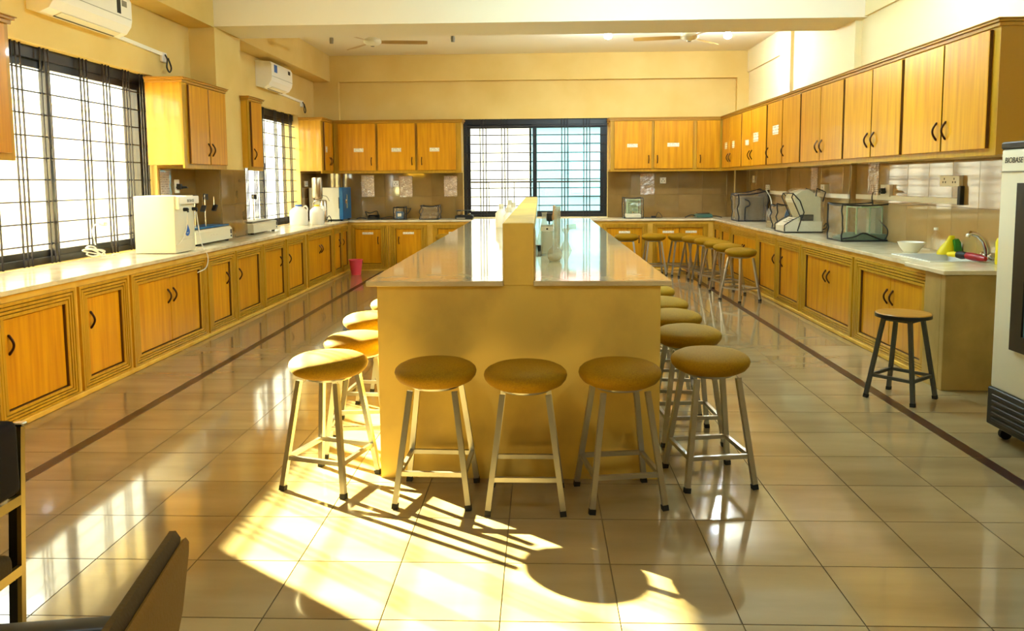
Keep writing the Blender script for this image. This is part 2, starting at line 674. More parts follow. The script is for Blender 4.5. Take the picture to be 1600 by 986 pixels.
trim(1, [(XL, XR, 8.52, 9.25, 3.13, ZC)], M['beam'], 'deep pale beam crossing the ceiling')
trim(2, [(XL, -3.5, YF, 8.52, 3.12, ZC), (XL, -3.5, 9.25, YB, 3.12, ZC)], M['wall'], 'yellow ceiling beam along the window wall')
column = trim(3, [(XL, -3.5, 8.52, 9.25, 0, 3.13)], M['wall'], 'square yellow column between the barred windows')
trim(4, [(-3.5, XR, YB - 0.09, YB, 3.12, ZC)], M['wall'], 'shallow yellow beam along the end wall')
corner_l = trim(5, [(XL, -3.36, YB - 0.10, YB, 0, 3.12)], M['wall'], 'corner column beside the two-door corner cabinet')
corner_r = trim(6, [(3.24, XR, YB - 0.10, YB, 0, 3.12)], M['wall'], 'corner column at the far end of the long cabinet run')
pier = trim(7, [(XR - 0.07, XR, 8.66, 9.25, 0, 3.13)], M['wall_lit'], 'shallow pier under the cross beam')
pier2 = trim(8, [(XR - 0.045, XR, 10.92, 11.4, 0, ZC)], M['wall_lit'], 'slim pier above the middle of the cabinet run')
trim(9, [(XR - 0.03, XR, YF, 8.66, 3.14, ZC), (XR - 0.03, XR, 11.4, YB - 0.1, 3.2, ZC)], M['wall_lit'], 'thin ledge of the beam on the right-hand wall')


# wall tiles: canonical tile lies in the local xz plane, facing -y
def wall_tiles(parent, org, u, width, z0, z1, pitch=0.4, zsplit=1.21, off=0.0, m='wtile'):
    """org: point at the wall surface, u: unit direction along the wall as rotation about z"""
    g = MB()
    g.box(0, width, -0.004, 0.0, z0, z1)
    go = g.build('grout_bed', M['wgrout'], parent)
    go.location = org
    go.rotation_euler = (0, 0, u)
    edges = [0.0]
    x = off if off > 0 else pitch
    while x < width - 0.02:
        edges.append(x)
        x += pitch
    edges.append(width)
    for a, b in zip(edges, edges[1:]):
        for (za, zb) in ((z0, zsplit), (zsplit, z1)):
            key = ('w', m, round(b - a, 3), round(zb - za, 3))
            if key not in _tile_cache:
                mbb = MB()
                mbb.box(-(b - a) / 2 + 0.0015, (b - a) / 2 - 0.0015, -0.010, -0.002, -(zb - za) / 2 + 0.0015, (zb - za) / 2 - 0.0015, bev=0.0015)
                _tile_cache[key] = mbb.mesh('tile', M[m])
            t = link('tile', _tile_cache[key], parent)
            t.rotation_euler = (0, 0, u)
            t.location = Vector(org) + Matrix.Rotation(u, 3, 'Z') @ Vector(((a + b) / 2, 0, (za + zb) / 2))


ZT = 1.60
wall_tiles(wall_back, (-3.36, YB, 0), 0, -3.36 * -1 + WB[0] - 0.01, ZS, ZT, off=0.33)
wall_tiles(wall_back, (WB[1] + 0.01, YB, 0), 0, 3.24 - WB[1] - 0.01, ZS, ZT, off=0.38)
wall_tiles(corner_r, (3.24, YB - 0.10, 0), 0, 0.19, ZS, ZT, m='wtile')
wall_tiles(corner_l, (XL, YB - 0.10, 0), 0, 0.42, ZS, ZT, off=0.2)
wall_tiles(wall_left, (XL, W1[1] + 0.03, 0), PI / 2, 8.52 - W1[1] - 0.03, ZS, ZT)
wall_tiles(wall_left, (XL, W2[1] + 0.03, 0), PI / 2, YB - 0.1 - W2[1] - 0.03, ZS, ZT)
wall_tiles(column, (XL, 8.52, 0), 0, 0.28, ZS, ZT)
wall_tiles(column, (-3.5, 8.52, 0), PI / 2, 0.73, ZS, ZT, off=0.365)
wall_tiles(wall_right, (XR, YB - 0.1, 0), -PI / 2, YB - 0.1 - 11.4, ZS, ZT, off=0.2, m='wtile_lit')
wall_tiles(pier2, (XR - 0.045, 11.4, 0), -PI / 2, 0.48, ZS, ZT, m='wtile_lit')
wall_tiles(pier2, (XR - 0.045, 10.92, 0), 0, 0.045, ZS, ZT, m='wtile_lit')
wall_tiles(wall_right, (XR, 10.92, 0), -PI / 2, 10.92 - 9.25, ZS, ZT, m='wtile_lit')
wall_tiles(pier, (XR - 0.07, 9.25, 0), -PI / 2, 0.59, ZS, ZT, m='wtile_lit')
wall_tiles(pier, (XR - 0.07, 8.66, 0), 0, 0.07, ZS, ZT, m='wtile_lit')
wall_tiles(wall_right, (XR, 8.66, 0), -PI / 2, 8.66 - 5.2, ZS, ZT, m='wtile_lit')


# ------------------------------------------------------------------ windows (local x along the wall, +y outdoors)
def window(n, loc, rz, w, h, groups, row0, drow, nrow, mull, label, bar=0.0105):
    r = sroot('window_%d' % n, loc, rz, label, 'window')
    b = MB()
    D = 0.19
    b.box(0, w, 0, D, h - 0.09, h)
    b.box(0, w, 0, D, 0, 0.05)
    b.box(0, 0.06, 0, D, 0.05, h - 0.09)
    b.box(w - 0.06, w, 0, D, 0.05, h - 0.09)
    b.build('frame', M['black'], r)
    for k, (xa, xb, ya) in enumerate(((0.06, mull + 0.035, 0.05), (mull - 0.035, w - 0.06, 0.015))):
        s = MB()
        za, zb = 0.05, h - 0.09
        s.box(xa, xb, ya, ya + 0.03, za, za + 0.05)
        s.box(xa, xb, ya, ya + 0.03, zb - 0.06, zb)
        s.box(xa, xa + 0.055, ya, ya + 0.03, za + 0.05, zb - 0.06)
        s.box(xb - 0.055, xb, ya, ya + 0.03, za + 0.05, zb - 0.06)
        so = s.build('sash', M['black'], r)
        g = MB()
        g.box(xa + 0.055, xb - 0.055, ya + 0.012, ya + 0.018, za + 0.05, zb - 0.06)
        g.build('pane', M['glass'], so)
        if k == 1:
            c = MB()
            c.box(xa + 0.015, xa + 0.035, ya - 0.02, ya, h * 0.48, h * 0.48 + 0.1, 0.004)
            c.build('latch', M['dark'], so)
    si = MB()
    si.box(0, w, -0.105, 0.0, -0.03, -0.001)
    si.build('sill', M['bench_slab'], r)
    v = MB()
    q = bar / 2
    v.box(-q, q, -q, q, 0.0, h)
    vm = v.mesh('grille_bar', M['rod'])
    hbar = MB()
    hbar.box(0, w, -q, q, -q, q)
    hm = hbar.mesh('grille_bar', M['rod'])
    for gx in groups:
        for d in (-0.05, 0, 0.05):
            link('grille_bar', vm, r, (gx + d, -0.03, 0))
    for k in range(nrow):
        link('grille_bar', hm, r, (0, -0.019, row0 - drow * k))
    return r


XW = -3.87
ww = W1[1] - W1[0]
gl = [y - W1[0] for y in (5.07, 5.40, 5.735, 6.07, 6.593, 6.94, 7.28, 7.58)]
window(1, (XW, W1[0], W1[2]), PI / 2, ww, W1[3] - W1[2], gl, 2.317 - W1[2], 0.1665, 9, 1.375, 'black barred sliding window nearest the viewer, behind the purifier')
window(2, (XW, W2[0], W2[2]), PI / 2, ww, W2[3] - W2[2], gl, 2.317 - W1[2], 0.1665, 9, 1.375, 'black barred sliding window beyond the column, by the white jugs')
window(3, (WB[0], YB + 0.05, WB[2]), 0, WB[1] - WB[0], WB[3] - WB[2], [x - WB[0] for x in (-0.955, -0.59, 0.42, 0.788)],
       2.37 - WB[2], 0.148, 10, 1.205, 'black barred sliding window in the end wall, facing the viewer', bar=0.016)

# ------------------------------------------------------------------ outdoors
mb = MB()
mb.box(-60, 60, -40, 60, -0.6, -0.3)
struct(mb.build('ground', M['concrete']), 'pale concrete ground outside the windows', 'ground')
bw = thing('sun_block_wall', 'white wall added outdoors to block low sun at the side windows', 'wall')
mb = MB()
mb.box(-6.7, -6.5, 0, 18.0, -0.3, 2.50)  # added wall; its height sets where the floor sun patch ends
mb.build('masonry', M['outwall'], bw)
mb = MB()
mb.box(-6.75, -6.45, 0, 18.0, 2.50, 2.58, 0.01)
mb.build('coping', M['outwall'], bw)
sh = thing('window_canopy', 'concrete sunshade slab jutting out over the side windows outside', 'canopy')
mb = MB()
mb.box(-4.82, XL - TW, 4.6, 12.7, 2.60, 2.70)
mb.build('slab', M['outwall'], sh)
for (nm, xa, xb, fm, lab) in (('building', -17.9, -0.25, 'facade_w', 'white building beyond the left half of the end window'),
                               ('building', -0.2, 14.0, 'facade', 'pale blue building with a pink band beyond the right half of the end window')):
    bd = thing(nm, lab, 'building')
    mb = MB()
    mb.box(xa, xb, 19, 24, -0.3, 9.2)
    mb.build('wall', M[fm], bd)
    mb = MB()
    mb.box(xa, xb, 18.9, 19, 2.75, 3.05)
    mb.build('floor_band', M['facade2'] if fm == 'facade' else M['facade_w'], bd)
    k = xa + 0.9
    while k < xb - 1.2 and k < 6:
        if k > -6 and fm == 'facade':
            mb = MB()
            mb.box(k, k + 0.8, 18.93, 19.02, 1.1, 2.3)
            f = mb.build('window', M['outglass'], bd)
            mb = MB()
            mb.box(k + 0.06, k + 0.38, 18.91, 18.94, 1.16, 2.24)
            mb.build('pane', M['outglass'], f)
        k += 1.9
rl = thing('railing', 'thin metal railing outside the end window', 'railing')
mb = MB()
mb.box(-3, 3, 15.0, 15.03, 1.42, 1.45)
mb.build('top_rail', M['rod'], rl)
for k in range(13):
    mb = MB()
    mb.box(-2.9 + k * 0.48, -2.885 + k * 0.48, 15.0, 15.02, -0.3, 1.42)
    mb.build('baluster', M['rod'], rl)

# ------------------------------------------------------------------ built-in benches
def masonry(label, loc, rz, L, depth, units, gapbox=None):
    """local x along the bench, front at y = 0, units = [(x0, x1)] openings for cabinets"""
    r = thing('bench_base', label, 'bench', loc, rz)
    b = MB()
    b.box(0, L, 0.045, depth, 0.03, 0.60)
    if gapbox:
        b.box(0, gapbox[0], 0.045, depth, 0.60, 0.798)
        b.box(gapbox[1], L, 0.045, depth, 0.60, 0.798)
        b.box(gapbox[0], gapbox[1], 0.045, 0.06, 0.60, 0.798)
    else:
        b.box(0, L, 0.045, depth, 0.60, 0.798)
    b.build('support_wall', M['mason'], r)
    b = MB()
    b.box(0, L, -0.006, 0.045, 0.755, 0.798)
    b.build('lintel', M['mason'], r)
    edges = [0.0] + [v for u in units for v in u] + [L]
    for k in range(0, len(edges), 2):
        if edges[k + 1] - edges[k] > 0.004:
            b = MB()
            b.box(edges[k], edges[k + 1], -0.006, 0.045, 0.03, 0.755)
            b.build('pier', M['mason'], r)
    b = MB()
    b.box(0.0, L, -0.035, 0.05, 0, 0.034, 0.006)
    b.build('plinth', M['mason'], r)
    return r


UL = [(3.25, 4.25), (4.31, 5.125), (5.175, 5.81), (5.855, 7.205), (7.245, 7.92), (7.943, 8.725), (8.752, 9.52), (9.56, 10.342), (10.44, 11.71), (11.79, 12.29), (12.31, 12.69)]
UR = [(5.655, 7.01), (7.05, 8.43), (8.465, 9.31), (9.33, 10.16), (10.18, 11.53), (11.6, 12.2), (12.23, 12.69)]
UB = [(-3.08, -2.48), (-2.455, -1.835), (-1.745, -1.05), (-0.98, -0.05), (0.0, 0.93), (0.998, 1.735), (1.815, 2.70)]
masonry('yellow masonry base of the bench under the side windows', (FL, 0.5, 0), PI / 2, 12.20, FL - XL - 0.015, [(a - 0.5, b - 0.5) for a, b in UL])
masonry('yellow masonry base of the bench along the end wall', (FL + 0.002, FB, 0), 0, FR - FL - 0.004, YB - FB - 0.015, [(a - FL - 0.002, b - FL - 0.002) for a, b in UB])
bb = masonry('yellow masonry base of the sink bench below the long cabinet run', (FR, 12.70, 0), -PI / 2, 12.70 - 5.42, XR - FR - 0.015,
             [(12.70 - b, 12.70 - a) for a, b in UR[::-1]], gapbox=(12.70 - 6.56, 12.70 - 5.86))
mb = MB()
mb.box(12.70 - 5.42, 12.70 - 5.36, -0.065, XR - FR - 0.015, 0, 0.798, 0.004)
mb.box(12.70 - 5.64, 12.70 - 5.42, -0.065, -0.007, 0, 0.798)
mb.build('end_wall', M['endwall'], bb, label='stained tan plaster end of the bench')

mb = MB()
t0 = 0.80
mb.box(XL + 0.012, FL + 0.035, 0.5, YB - 0.012, t0, ZS, 0.004)
mb.box(FL + 0.03, FR - 0.03, FB - 0.035, YB - 0.012, t0, ZS, 0.004)
SX0, SX1, SY0, SY1 = 2.90, 3.33, 5.90, 6.50
xa = FR - 0.035
mb.box(xa, XR - 0.012, SY1, YB - 0.012, t0, ZS, 0.003)
mb.box(xa - 0.06, XR - 0.012, 5.33, SY0, t0, ZS, 0.003)
mb.box(xa, SX0, SY0, SY1, t0, ZS)
mb.box(SX1, XR - 0.012, SY0, SY1, t0, ZS)
wt = thing('worktop', 'continuous polished beige marble worktop round three sides of the room', 'worktop')
mb.build('slab', M['bench_slab'], wt)
sk = thing('sink', 'white sink basin let into the worktop under the chrome tap', 'sink')
mb = MB()
mb.ring((SX0 - 0.02, SX1 + 0.02, SY0 - 0.02, SY1 + 0.02), (SX0 + 0.06, SX1 - 0.06, SY0 + 0.06, SY1 - 0.06),
        [(0, ZS), (0, ZS + 0.006), (0.3, ZS + 0.006), (0.36, ZS - 0.01), (0.9, 0.66), (1.0, 0.645)])
for v in mb.bm.verts:
    v.co = Vector((v.co.x, v.co.z, v.co.y))
bmesh.ops.contextual_create(mb.bm, geom=[v for v in mb.bm.verts if abs(v.co.z - 0.645) < 1e-4])
mb.build('basin', M['sink'], sk)
mb = MB()
mb.lathe([(0.0, 0.646), (0.03, 0.646), (0.035, 0.652), (0.02, 0.652), (0.0, 0.650)], 16, ((SX0 + SX1) / 2, (SY0 + SY1) / 2, 0))
mb.build('drain', M['chrome'], sk, 40)

# ------------------------------------------------------------------ base cabinets
FPROF = [(0, 0.0), (0, -0.024), (0.20, -0.024), (0.21, -0.003), (0.26, -0.003), (0.27, -0.022), (0.45, -0.022), (0.46, -0.001), (0.51, -0.001),
         (0.52, -0.019), (0.69, -0.019), (0.70, 0.001), (0.75, 0.001), (0.76, -0.016), (0.97, -0.016), (1.0, -0.010), (1.0, 0.035)]


def handle(parent, x, y, z, L=0.11, label=None):
    b = MB()
    n = 9
    pts = [(x, y - 0.003 - 0.028 * math.sin(PI * i / (n - 1)), z - L / 2 + L * i / (n - 1)) for i in range(n)]
    rr = [0.009 if i in (0, n - 1) else 0.0075 for i in range(n)]
    b.tube(pts, rr, 6)
    b.tube([(x, y + 0.001, z - L / 2), (x, y - 0.006, z - L / 2)], 0.009, 6)
    b.tube([(x, y + 0.001, z + L / 2), (x, y - 0.006, z + L / 2)], 0.009, 6)
    return b.build('handle', M['handle'], parent, 50)


def dark_edge(o, test):  # colours the chosen faces dark, as painted shade
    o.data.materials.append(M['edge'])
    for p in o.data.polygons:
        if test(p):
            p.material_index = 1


def sticker(parent, x0, x1, z0, z1, y):
    b = MB()
    b.box(x0, x1, y - 0.0012, y, z0, z1)
    return b.build('paper_label', M['label'], parent)


def base_unit(loc, rz, w, ox, doors, label, name='base_cabinet', zt=0.755, zo=(0.11, 0.66), stickers=()):
    """ox = (x0,x1) opening; doors = [(x0, x1, handle_x, z_handle)]"""
    r = thing(name, label, 'cabinet', loc, rz, 'ribbed base cabinets under the worktop')
    b = MB()
    b.ring((0.0, w, 0.035, zt), (ox[0], ox[1], zo[0], zo[1]), FPROF)
    fo = b.build('face_frame', M['frame'], r)
    dark_edge(fo, lambda p: p.center.y > 0.008)
    c = MB()
    c.box(ox[0] - 0.005, ox[1] + 0.005, 0.030, 0.034, zo[0] - 0.005, zo[1] + 0.005)
    c.build('back_panel', M['crown'], r)
    for k, (xa, xb, hx) in enumerate(doors):
        d = MB()
        d.box(xa + 0.003, xb - 0.003, 0.006, 0.028, zo[0] + 0.004, zo[1] - 0.004, 0.003)
        do = d.build('door', M['door'], r)
        dark_edge(do, lambda p: abs(p.normal.x) > 0.9)
        if hx is not None:
            handle(do, hx, 0.006, 0.50, 0.11)
        if k < len(stickers) and stickers[k]:
            xm = (xa + xb) / 2 if stickers[k] is True else stickers[k]
            sticker(do, xm - 0.09, xm + 0.09, 0.60, 0.635, 0.006)
    return r


# window-side bench (local x runs away from the viewer)
def left_unit(y0, y1, d, mid, hs, label):
    """d = (door y0, door y1); hs: list of handle positions"""
    w = y1 - y0
    a, b_ = d[0] - y0, d[1] - y0
    if mid:
        m = mid - y0
        doors = [(a, m, m - 0.05), (m, b_, m + 0.05)]
    else:
        doors = [(a, b_, a + 0.06 if hs == 'n' else b_ - 0.06)]
    base_unit((FL, y0, 0), PI / 2, w, (a, b_), doors, label)


left_unit(3.25, 4.25, (3.37, 4.13), 3.75, '', 'double-door ribbed base cabinet closest to the viewer under the side windows')
left_unit(4.31, 5.125, (4.425, 5.03), None, 'n', 'wide single-door ribbed base cabinet nearest the dark office chair')
left_unit(5.175, 5.81, (5.278, 5.722), None, 'n', 'single-door ribbed base cabinet just before the double-door one below the purifier')
left_unit(5.855, 7.205, (5.973, 7.086), 6.537, '', 'double-door ribbed base cabinet below the white water purifier')
left_unit(7.245, 7.92, (7.363, 7.80), None, 'f', 'narrow ribbed base cabinet below the first shaker, handle at far side')
left_unit(7.943, 8.725, (8.016, 8.615), None, 'n', 'ribbed base cabinet below the first shaker, handle at near side')
left_unit(8.752, 9.52, (8.826, 9.445), None, 'f', 'single ribbed base cabinet below the column, handle at far side')
left_unit(9.56, 10.342, (9.655, 10.246), None, 'n', 'single ribbed base cabinet under the small second shaker')
left_unit(10.44, 11.71, (10.51, 11.65), 11.13, '', 'double-door ribbed base cabinet below the white jugs')
left_unit(11.79, 12.29, (11.88, 12.24), None, 'f', 'slim ribbed base cabinet just before the red bucket corner')
left_unit(12.31, 12.69, (12.34, 12.66), None, 'n', 'last slim ribbed base cabinet in the red bucket corner')


# sink bench (local x runs toward the viewer)
def right_unit(y0, y1, d, mid, hs, label, zt=0.755):
    w = y1 - y0
    a, b_ = y1 - d[1], y1 - d[0]
    if mid:
        m = y1 - mid
        doors = [(a, m, m - 0.05), (m, b_, m + 0.05)]
    else:
        doors = [(a, b_, a + 0.06 if hs == 'f' else b_ - 0.06)]
    base_unit((FR, y1, 0), -PI / 2, w, (a, b_), doors, label, zt=zt)


right_unit(5.655, 7.01, (5.784, 6.891), 6.346, '', 'double-door ribbed base cabinet below the sink, behind the flat-topped stool')
right_unit(7.05, 8.43, (7.129, 8.308), 7.722, '', 'double-door ribbed base cabinet below the green glass balance')
right_unit(8.465, 9.31, (8.549, 9.215), None, 'f', 'single ribbed base cabinet below the white covered machine, handle at far side')
right_unit(9.33, 10.16, (9.402, 10.06), None, 'n', 'single ribbed base cabinet beside the nearest stool of the far row')
right_unit(10.18, 11.53, (10.23, 11.45), 10.90, '', 'double-door ribbed base cabinet behind the row of far stools')
right_unit(11.6, 12.2, (11.68, 12.13), None, 'n', 'single ribbed base cabinet near the far right corner')
right_unit(12.23, 12.69, (12.28, 12.64), None, 'n', 'last narrow ribbed base cabinet in the far corner under the vinyl-covered instrument')


def back_unit(x0, x1, d, mid, hs, label, stk):
    w = x1 - x0
    a, b_ = d[0] - x0, d[1] - x0
    if mid:
        m = mid - x0
        doors = [(a, m, m - 0.05), (m, b_, b_ - 0.05)]
    else:
        doors = [(a, b_, a + 0.05 if hs == 'l' else b_ - 0.05)]
    base_unit((x0, FB, 0), 0, w, (a, b_), doors, label, stickers=stk, zo=(0.12, 0.69))


back_unit(-3.08, -2.48, (-3.03, -2.6), None, 'r', 'labelled base cabinet on the end wall behind the red bucket', [True])
back_unit(-2.455, -1.835, (-2.357, -1.937), None, 'l', 'second labelled base cabinet on the end wall, below the blue cased device', [True])
back_unit(-1.745, -1.05, (-1.666, -1.13), None, 'r', 'labelled base cabinet on the end wall partly hidden by the island, beneath the pan scale', [True])
back_unit(-0.98, -0.05, (-0.9, -0.13), -0.51, '', 'double-door base cabinet under the end window, left of the island divider', [])
back_unit(0.0, 0.93, (0.08, 0.85), 0.46, '', 'double-door base cabinet under the end window, right of the island divider', [])
back_unit(0.998, 1.735, (1.08, 1.648), None, 'r', 'labelled single-door base cabinet on the end wall below the covered balance', [True])
back_unit(1.815, 2.70, (1.889, 2.621), 2.245, '', 'labelled double-door base cabinet on the end wall below the flat digital scale', [True, True])


# ------------------------------------------------------------------ wall cabinets
def wall_unit(loc, rz, w, d, doors, label, z0=1.595, z1=2.465, end=(True, True), grp=None, dz=(1.64, 2.405), stick=()):
    """doors = [(x0,x1,handle_x)], stick = [(door index, x0,x1,z0,z1)]"""
    r = thing('wall_cabinet', label, 'cabinet', loc, rz, grp or 'oak wall cabinets')
    b = MB()
    b.box(0, w, 0.018, d, z0 + 0.035, z1 - 0.05)
    b.build('carcass', M['carc'], r)
    f = MB()
    xs = sorted([doors[0][0], doors[-1][1]])
    f.ring((0.0, w, z0, z1 - 0.045), (doors[0][0] + 0.012, doors[-1][1] - 0.012, dz[0] + 0.012, dz[1] - 0.012), [(0, 0.018), (0, 0.0), (1, 0.0), (1, 0.0175)])
    f.build('face_frame', M['frame'], r)
    c = MB()
    ov = [0.0 if not e else 1.0 for e in end]
    for (za, zb, ex) in ((z1 - 0.05, z1 - 0.025, 0.015), (z1 - 0.025, z1 - 0.008, 0.03), (z1 - 0.008, z1, 0.04)):
        c.box(-ex * ov[0], w + ex * ov[1], -ex, d, za, zb, 0.003)
    c.build('crown', M['crown'], r)
    for k, (xa, xb, hx) in enumerate(doors):
        q = MB()
        q.box(xa + 0.004, xb - 0.004, -0.026, -0.0005, dz[0], dz[1], 0.003)
        do = q.build('door', M['door'], r)
        dark_edge(do, lambda p: abs(p.normal.x) > 0.9)
        if hx is not None:
            handle(do, hx, -0.026, 1.79 if hx is not None else 0, 0.12)
        for s in stick:
            if s[0] == k:
                sticker(do, s[1], s[2], s[3], s[4], -0.026)
    return r


GL_ = 'oak wall cabinets on the window side'
GR_ = 'oak wall cabinets in the long run'
XU = -3.42
# nearest, cut by the frame
wall_unit((-3.22, 3.80, 0), PI / 2, 0.95, 0.555, [(0.06, 0.475, 0.43), (0.475, 0.89, 0.52)], 'oak wall cabinet nearest the viewer, beside the first barred window', grp=GL_)
wall_unit((XU, 7.50, 0), PI / 2, 1.02, 0.355, [(0.10, 0.545, 0.50), (0.555, 0.99, 0.60)], 'two-door oak wall cabinet in front of the column, above the first shaker', grp=GL_)
wall_unit((XU, 9.20, 0), PI / 2, 0.45, 0.355, [(0.05, 0.40, 0.10)], 'narrow oak wall cabinet just beyond the column', grp=GL_)
wall_unit((XU, 12.30, 0), PI / 2, 0.90, 0.355, [(0.10, 0.40, 0.37), (0.41, 0.60, 0.45)], 'oak wall cabinet in the corner above the steel column and blue-fronted oven', grp=GL_, end=(True, False),
          stick=[(0, 0.14, 0.24, 1.93, 2.02)])
YU = 12.95
wall_unit((-3.40, YU, 0), 0, 2.115, 0.345, [(0.08, 0.705, 0.63), (0.735, 1.36, 1.30), (1.39, 2.03, 1.46)],
          'three-door labelled oak wall cabinet on the end wall beside the window, above the notices', grp='oak wall cabinets on the end wall', end=(False, True),
          stick=[(0, 0.34, 0.50, 1.945, 2.005), (1, 0.965, 1.125, 1.945, 2.005), (2, 1.595, 1.755, 1.945, 2.005)])
wall_unit((1.15, YU, 0), 0, 1.80, 0.345, [(0.06, 0.67, 0.62), (0.705, 1.335, 0.76), (1.39, 1.77, 1.45)],
          'three-door oak wall cabinet on the end wall with two labels, above the covered balance', grp='oak wall cabinets on the end wall', end=(True, False),
          stick=[(0, 0.27, 0.44, 1.985, 2.04), (1, 0.92, 1.11, 1.99, 2.05)])
XUR = 2.95
runs = [(5.24, 6.53, [(5.31, 5.885, 'f'), (5.895, 6.505, 'n')], 'the nearest wall cabinet of the long run, its dark end panel above the white refrigerator', []),
        (6.53, 7.755, [(6.555, 7.11, 'f'), (7.125, 7.74, 'n')], 'second wall cabinet from the viewer in the long run, above the black plug', []),
        (7.755, 9.02, [(7.785, 8.385, 'f'), (8.395, 9.0, 'n')], 'third wall cabinet from the viewer in the long run, above the tall white notice', []),
        (9.02, 10.33, [(9.04, 9.67, 'f'), (9.69, 10.31, 'f')], 'wall cabinet of the long run with a single square label on one door', [(1, 0)]),
        (10.33, 11.61, [(10.36, 11.08, 'f'), (11.085, 11.59, 'n')], 'wall cabinet of the long run with two square labels, one higher than the other', [(0, 1), (1, 2)]),
        (11.61, 12.93, [(11.635, 12.32, 'f'), (12.33, 12.80, 'n')], 'last wall cabinet of the long run at the corner, with two small labels', [(0, 3), (1, 4)])]
for k, (ya, yb_, ds, lab, st) in enumerate(runs):
    dd = []
    ds = ds[::-1]
    for (a, b_, hs) in ds:
        xa, xb = yb_ - b_, yb_ - a
        dd.append((xa, xb, xa + 0.06 if hs == 'f' else xb - 0.06))
    stick = []
    for (near_i, kind) in st:
        i = 1 - near_i
        xa, xb, _ = dd[i]
        xm = (xa + xb) / 2 + (0.05, -0.12, 0.05, -0.1, 0.02)[kind]
        zc = (2.06, 2.02, 1.97, 1.98, 1.98)[kind]
        hw = (0.12, 0.12, 0.09, 0.07, 0.07)[kind]
        hh = (0.055, 0.06, 0.035, 0.05, 0.05)[kind]
        stick.append((i, xm - hw, xm + hw, zc - hh, zc + hh))
    u = wall_unit((XUR, yb_, 0), -PI / 2, yb_ - ya, XR - XUR - 0.01, dd, lab, grp=GR_, end=(False, k == 0), stick=stick)
    if k == 0:
        e = MB()
        e.box(yb_ - ya, yb_ - ya + 0.006, 0.0, XR - XUR - 0.01, 1.6, 2.415)
        e.build('end_panel', M['crown'], u)

# ------------------------------------------------------------------ island
isl = thing('island_bench', 'long yellow masonry island with marble tops and a raised central divider', 'island', (0, 0, 0))
IX0, IX1, IY0, IY1, IZ = -0.785, 0.572, 3.72, 9.86, 0.975
DX0, DX1, DZ = -0.178, -0.030, 1.25
mb = MB()
mb.box(IX0, IX1, IY0, IY1, 0, IZ - 0.025)
mb.build('base', M['isl'], isl)
mb = MB()
mb.box(DX0, DX1, IY0, IY1, IZ - 0.025, DZ, 0.004)
mb.build('divider', M['isl'], isl)
mb = MB()
mb.box(IX0 - 0.05, DX0 + 0.002, IY0 - 0.02, IY1 + 0.05, IZ - 0.025, IZ, 0.003)
mb.build('worktop', M['slab'], isl)
mb = MB()
mb.box(DX1 - 0.002, IX1 + 0.05, IY0 - 0.02, IY1 + 0.05, IZ - 0.025, IZ, 0.003)
mb.build('worktop', M['slab'], isl)
mb = MB()
mb.box(DX1, DX1 + 0.008, IY0 + 0.02, IY1, IZ, DZ - 0.03, 0.002)
mb.build('marble_upstand', M['slab'], isl)

# ------------------------------------------------------------------ stools
LEGS = ((-1, -1), (1, -1), (1, 1), (-1, 1))


def make_stool(label, group, cush=True, zs=0.53, metal='steel', at=0.10, ab=0.165):
    r = thing('lab_stool', label, 'stool', (0, 0, 0), 0, group)
    if cush:
        b = MB()
        R = 0.187
        prof = [(0, -0.004), (0.10, -0.002), (0.14, 0.005), (0.168, 0.020), (0.182, 0.038), (R, 0.055), (0.183, 0.070), (0.17, 0.083),
                (0.145, 0.095), (0.105, 0.104), (0.055, 0.109), (0, 0.111)]
        b.lathe([(q, zs + h) for q, h in prof], 36)
        b.build('cushion', M['cushion'], r, 80)
        p = MB()
        p.lathe([(0.0, zs - 0.012), (0.11, zs - 0.012), (0.115, zs - 0.006), (0.115, zs + 0.006), (0.0, zs + 0.006)], 24)
        p.build('seat_plate', M[metal], r, 40)
    else:
        b = MB()
        b.lathe([(0, zs - 0.012), (0.162, zs - 0.012), (0.168, zs - 0.006), (0.168, zs + 0.014), (0.164, zs + 0.018), (0, zs + 0.018)], 36)
        b.build('seat', M['top'], r, 40)
        p = MB()
        p.lathe([(0.1685, zs - 0.010), (0.172, zs - 0.010), (0.172, zs + 0.012), (0.1685, zs + 0.012)], 36, close=False)
        p.build('dark_edge', M['dark'], r, 40)
    zt = zs - 0.012
    for sx, sy in LEGS:
        l = MB()
        l.beam((sx * at, sy * at, zt), (sx * ab, sy * ab, 0.012), 0.024, up=(0, 1, 0))
        lo = l.build('leg', M[metal], r)
        c = MB()
        c.beam((sx * (ab - 0.003), sy * (ab - 0.003), 0.024), (sx * ab, sy * ab, 0.0), 0.028, up=(0, 1, 0))
        c.build('foot_cap', M['rubber'], lo)
    zr = 0.155
    a = at + (ab - at) * (zt - zr) / zt
    for k in range(4):
        s0, s1 = LEGS[k], LEGS[(k + 1) % 4]
        q = MB()
        q.beam((s0[0] * a, s0[1] * a, zr), (s1[0] * a, s1[1] * a, zr), 0.018, 0.02)
        q.build('stretcher', M[metal], r)
    if not cush:
        q = MB()
        for k in range(4):
            s0, s1 = LEGS[k], LEGS[(k + 1) % 4]
            q.beam((s0[0] * at, s0[1] * at, zt - 0.012), (s1[0] * at, s1[1] * at, zt - 0.012), 0.018, 0.022)
        q.build('seat_frame', M[metal], r)
    return r


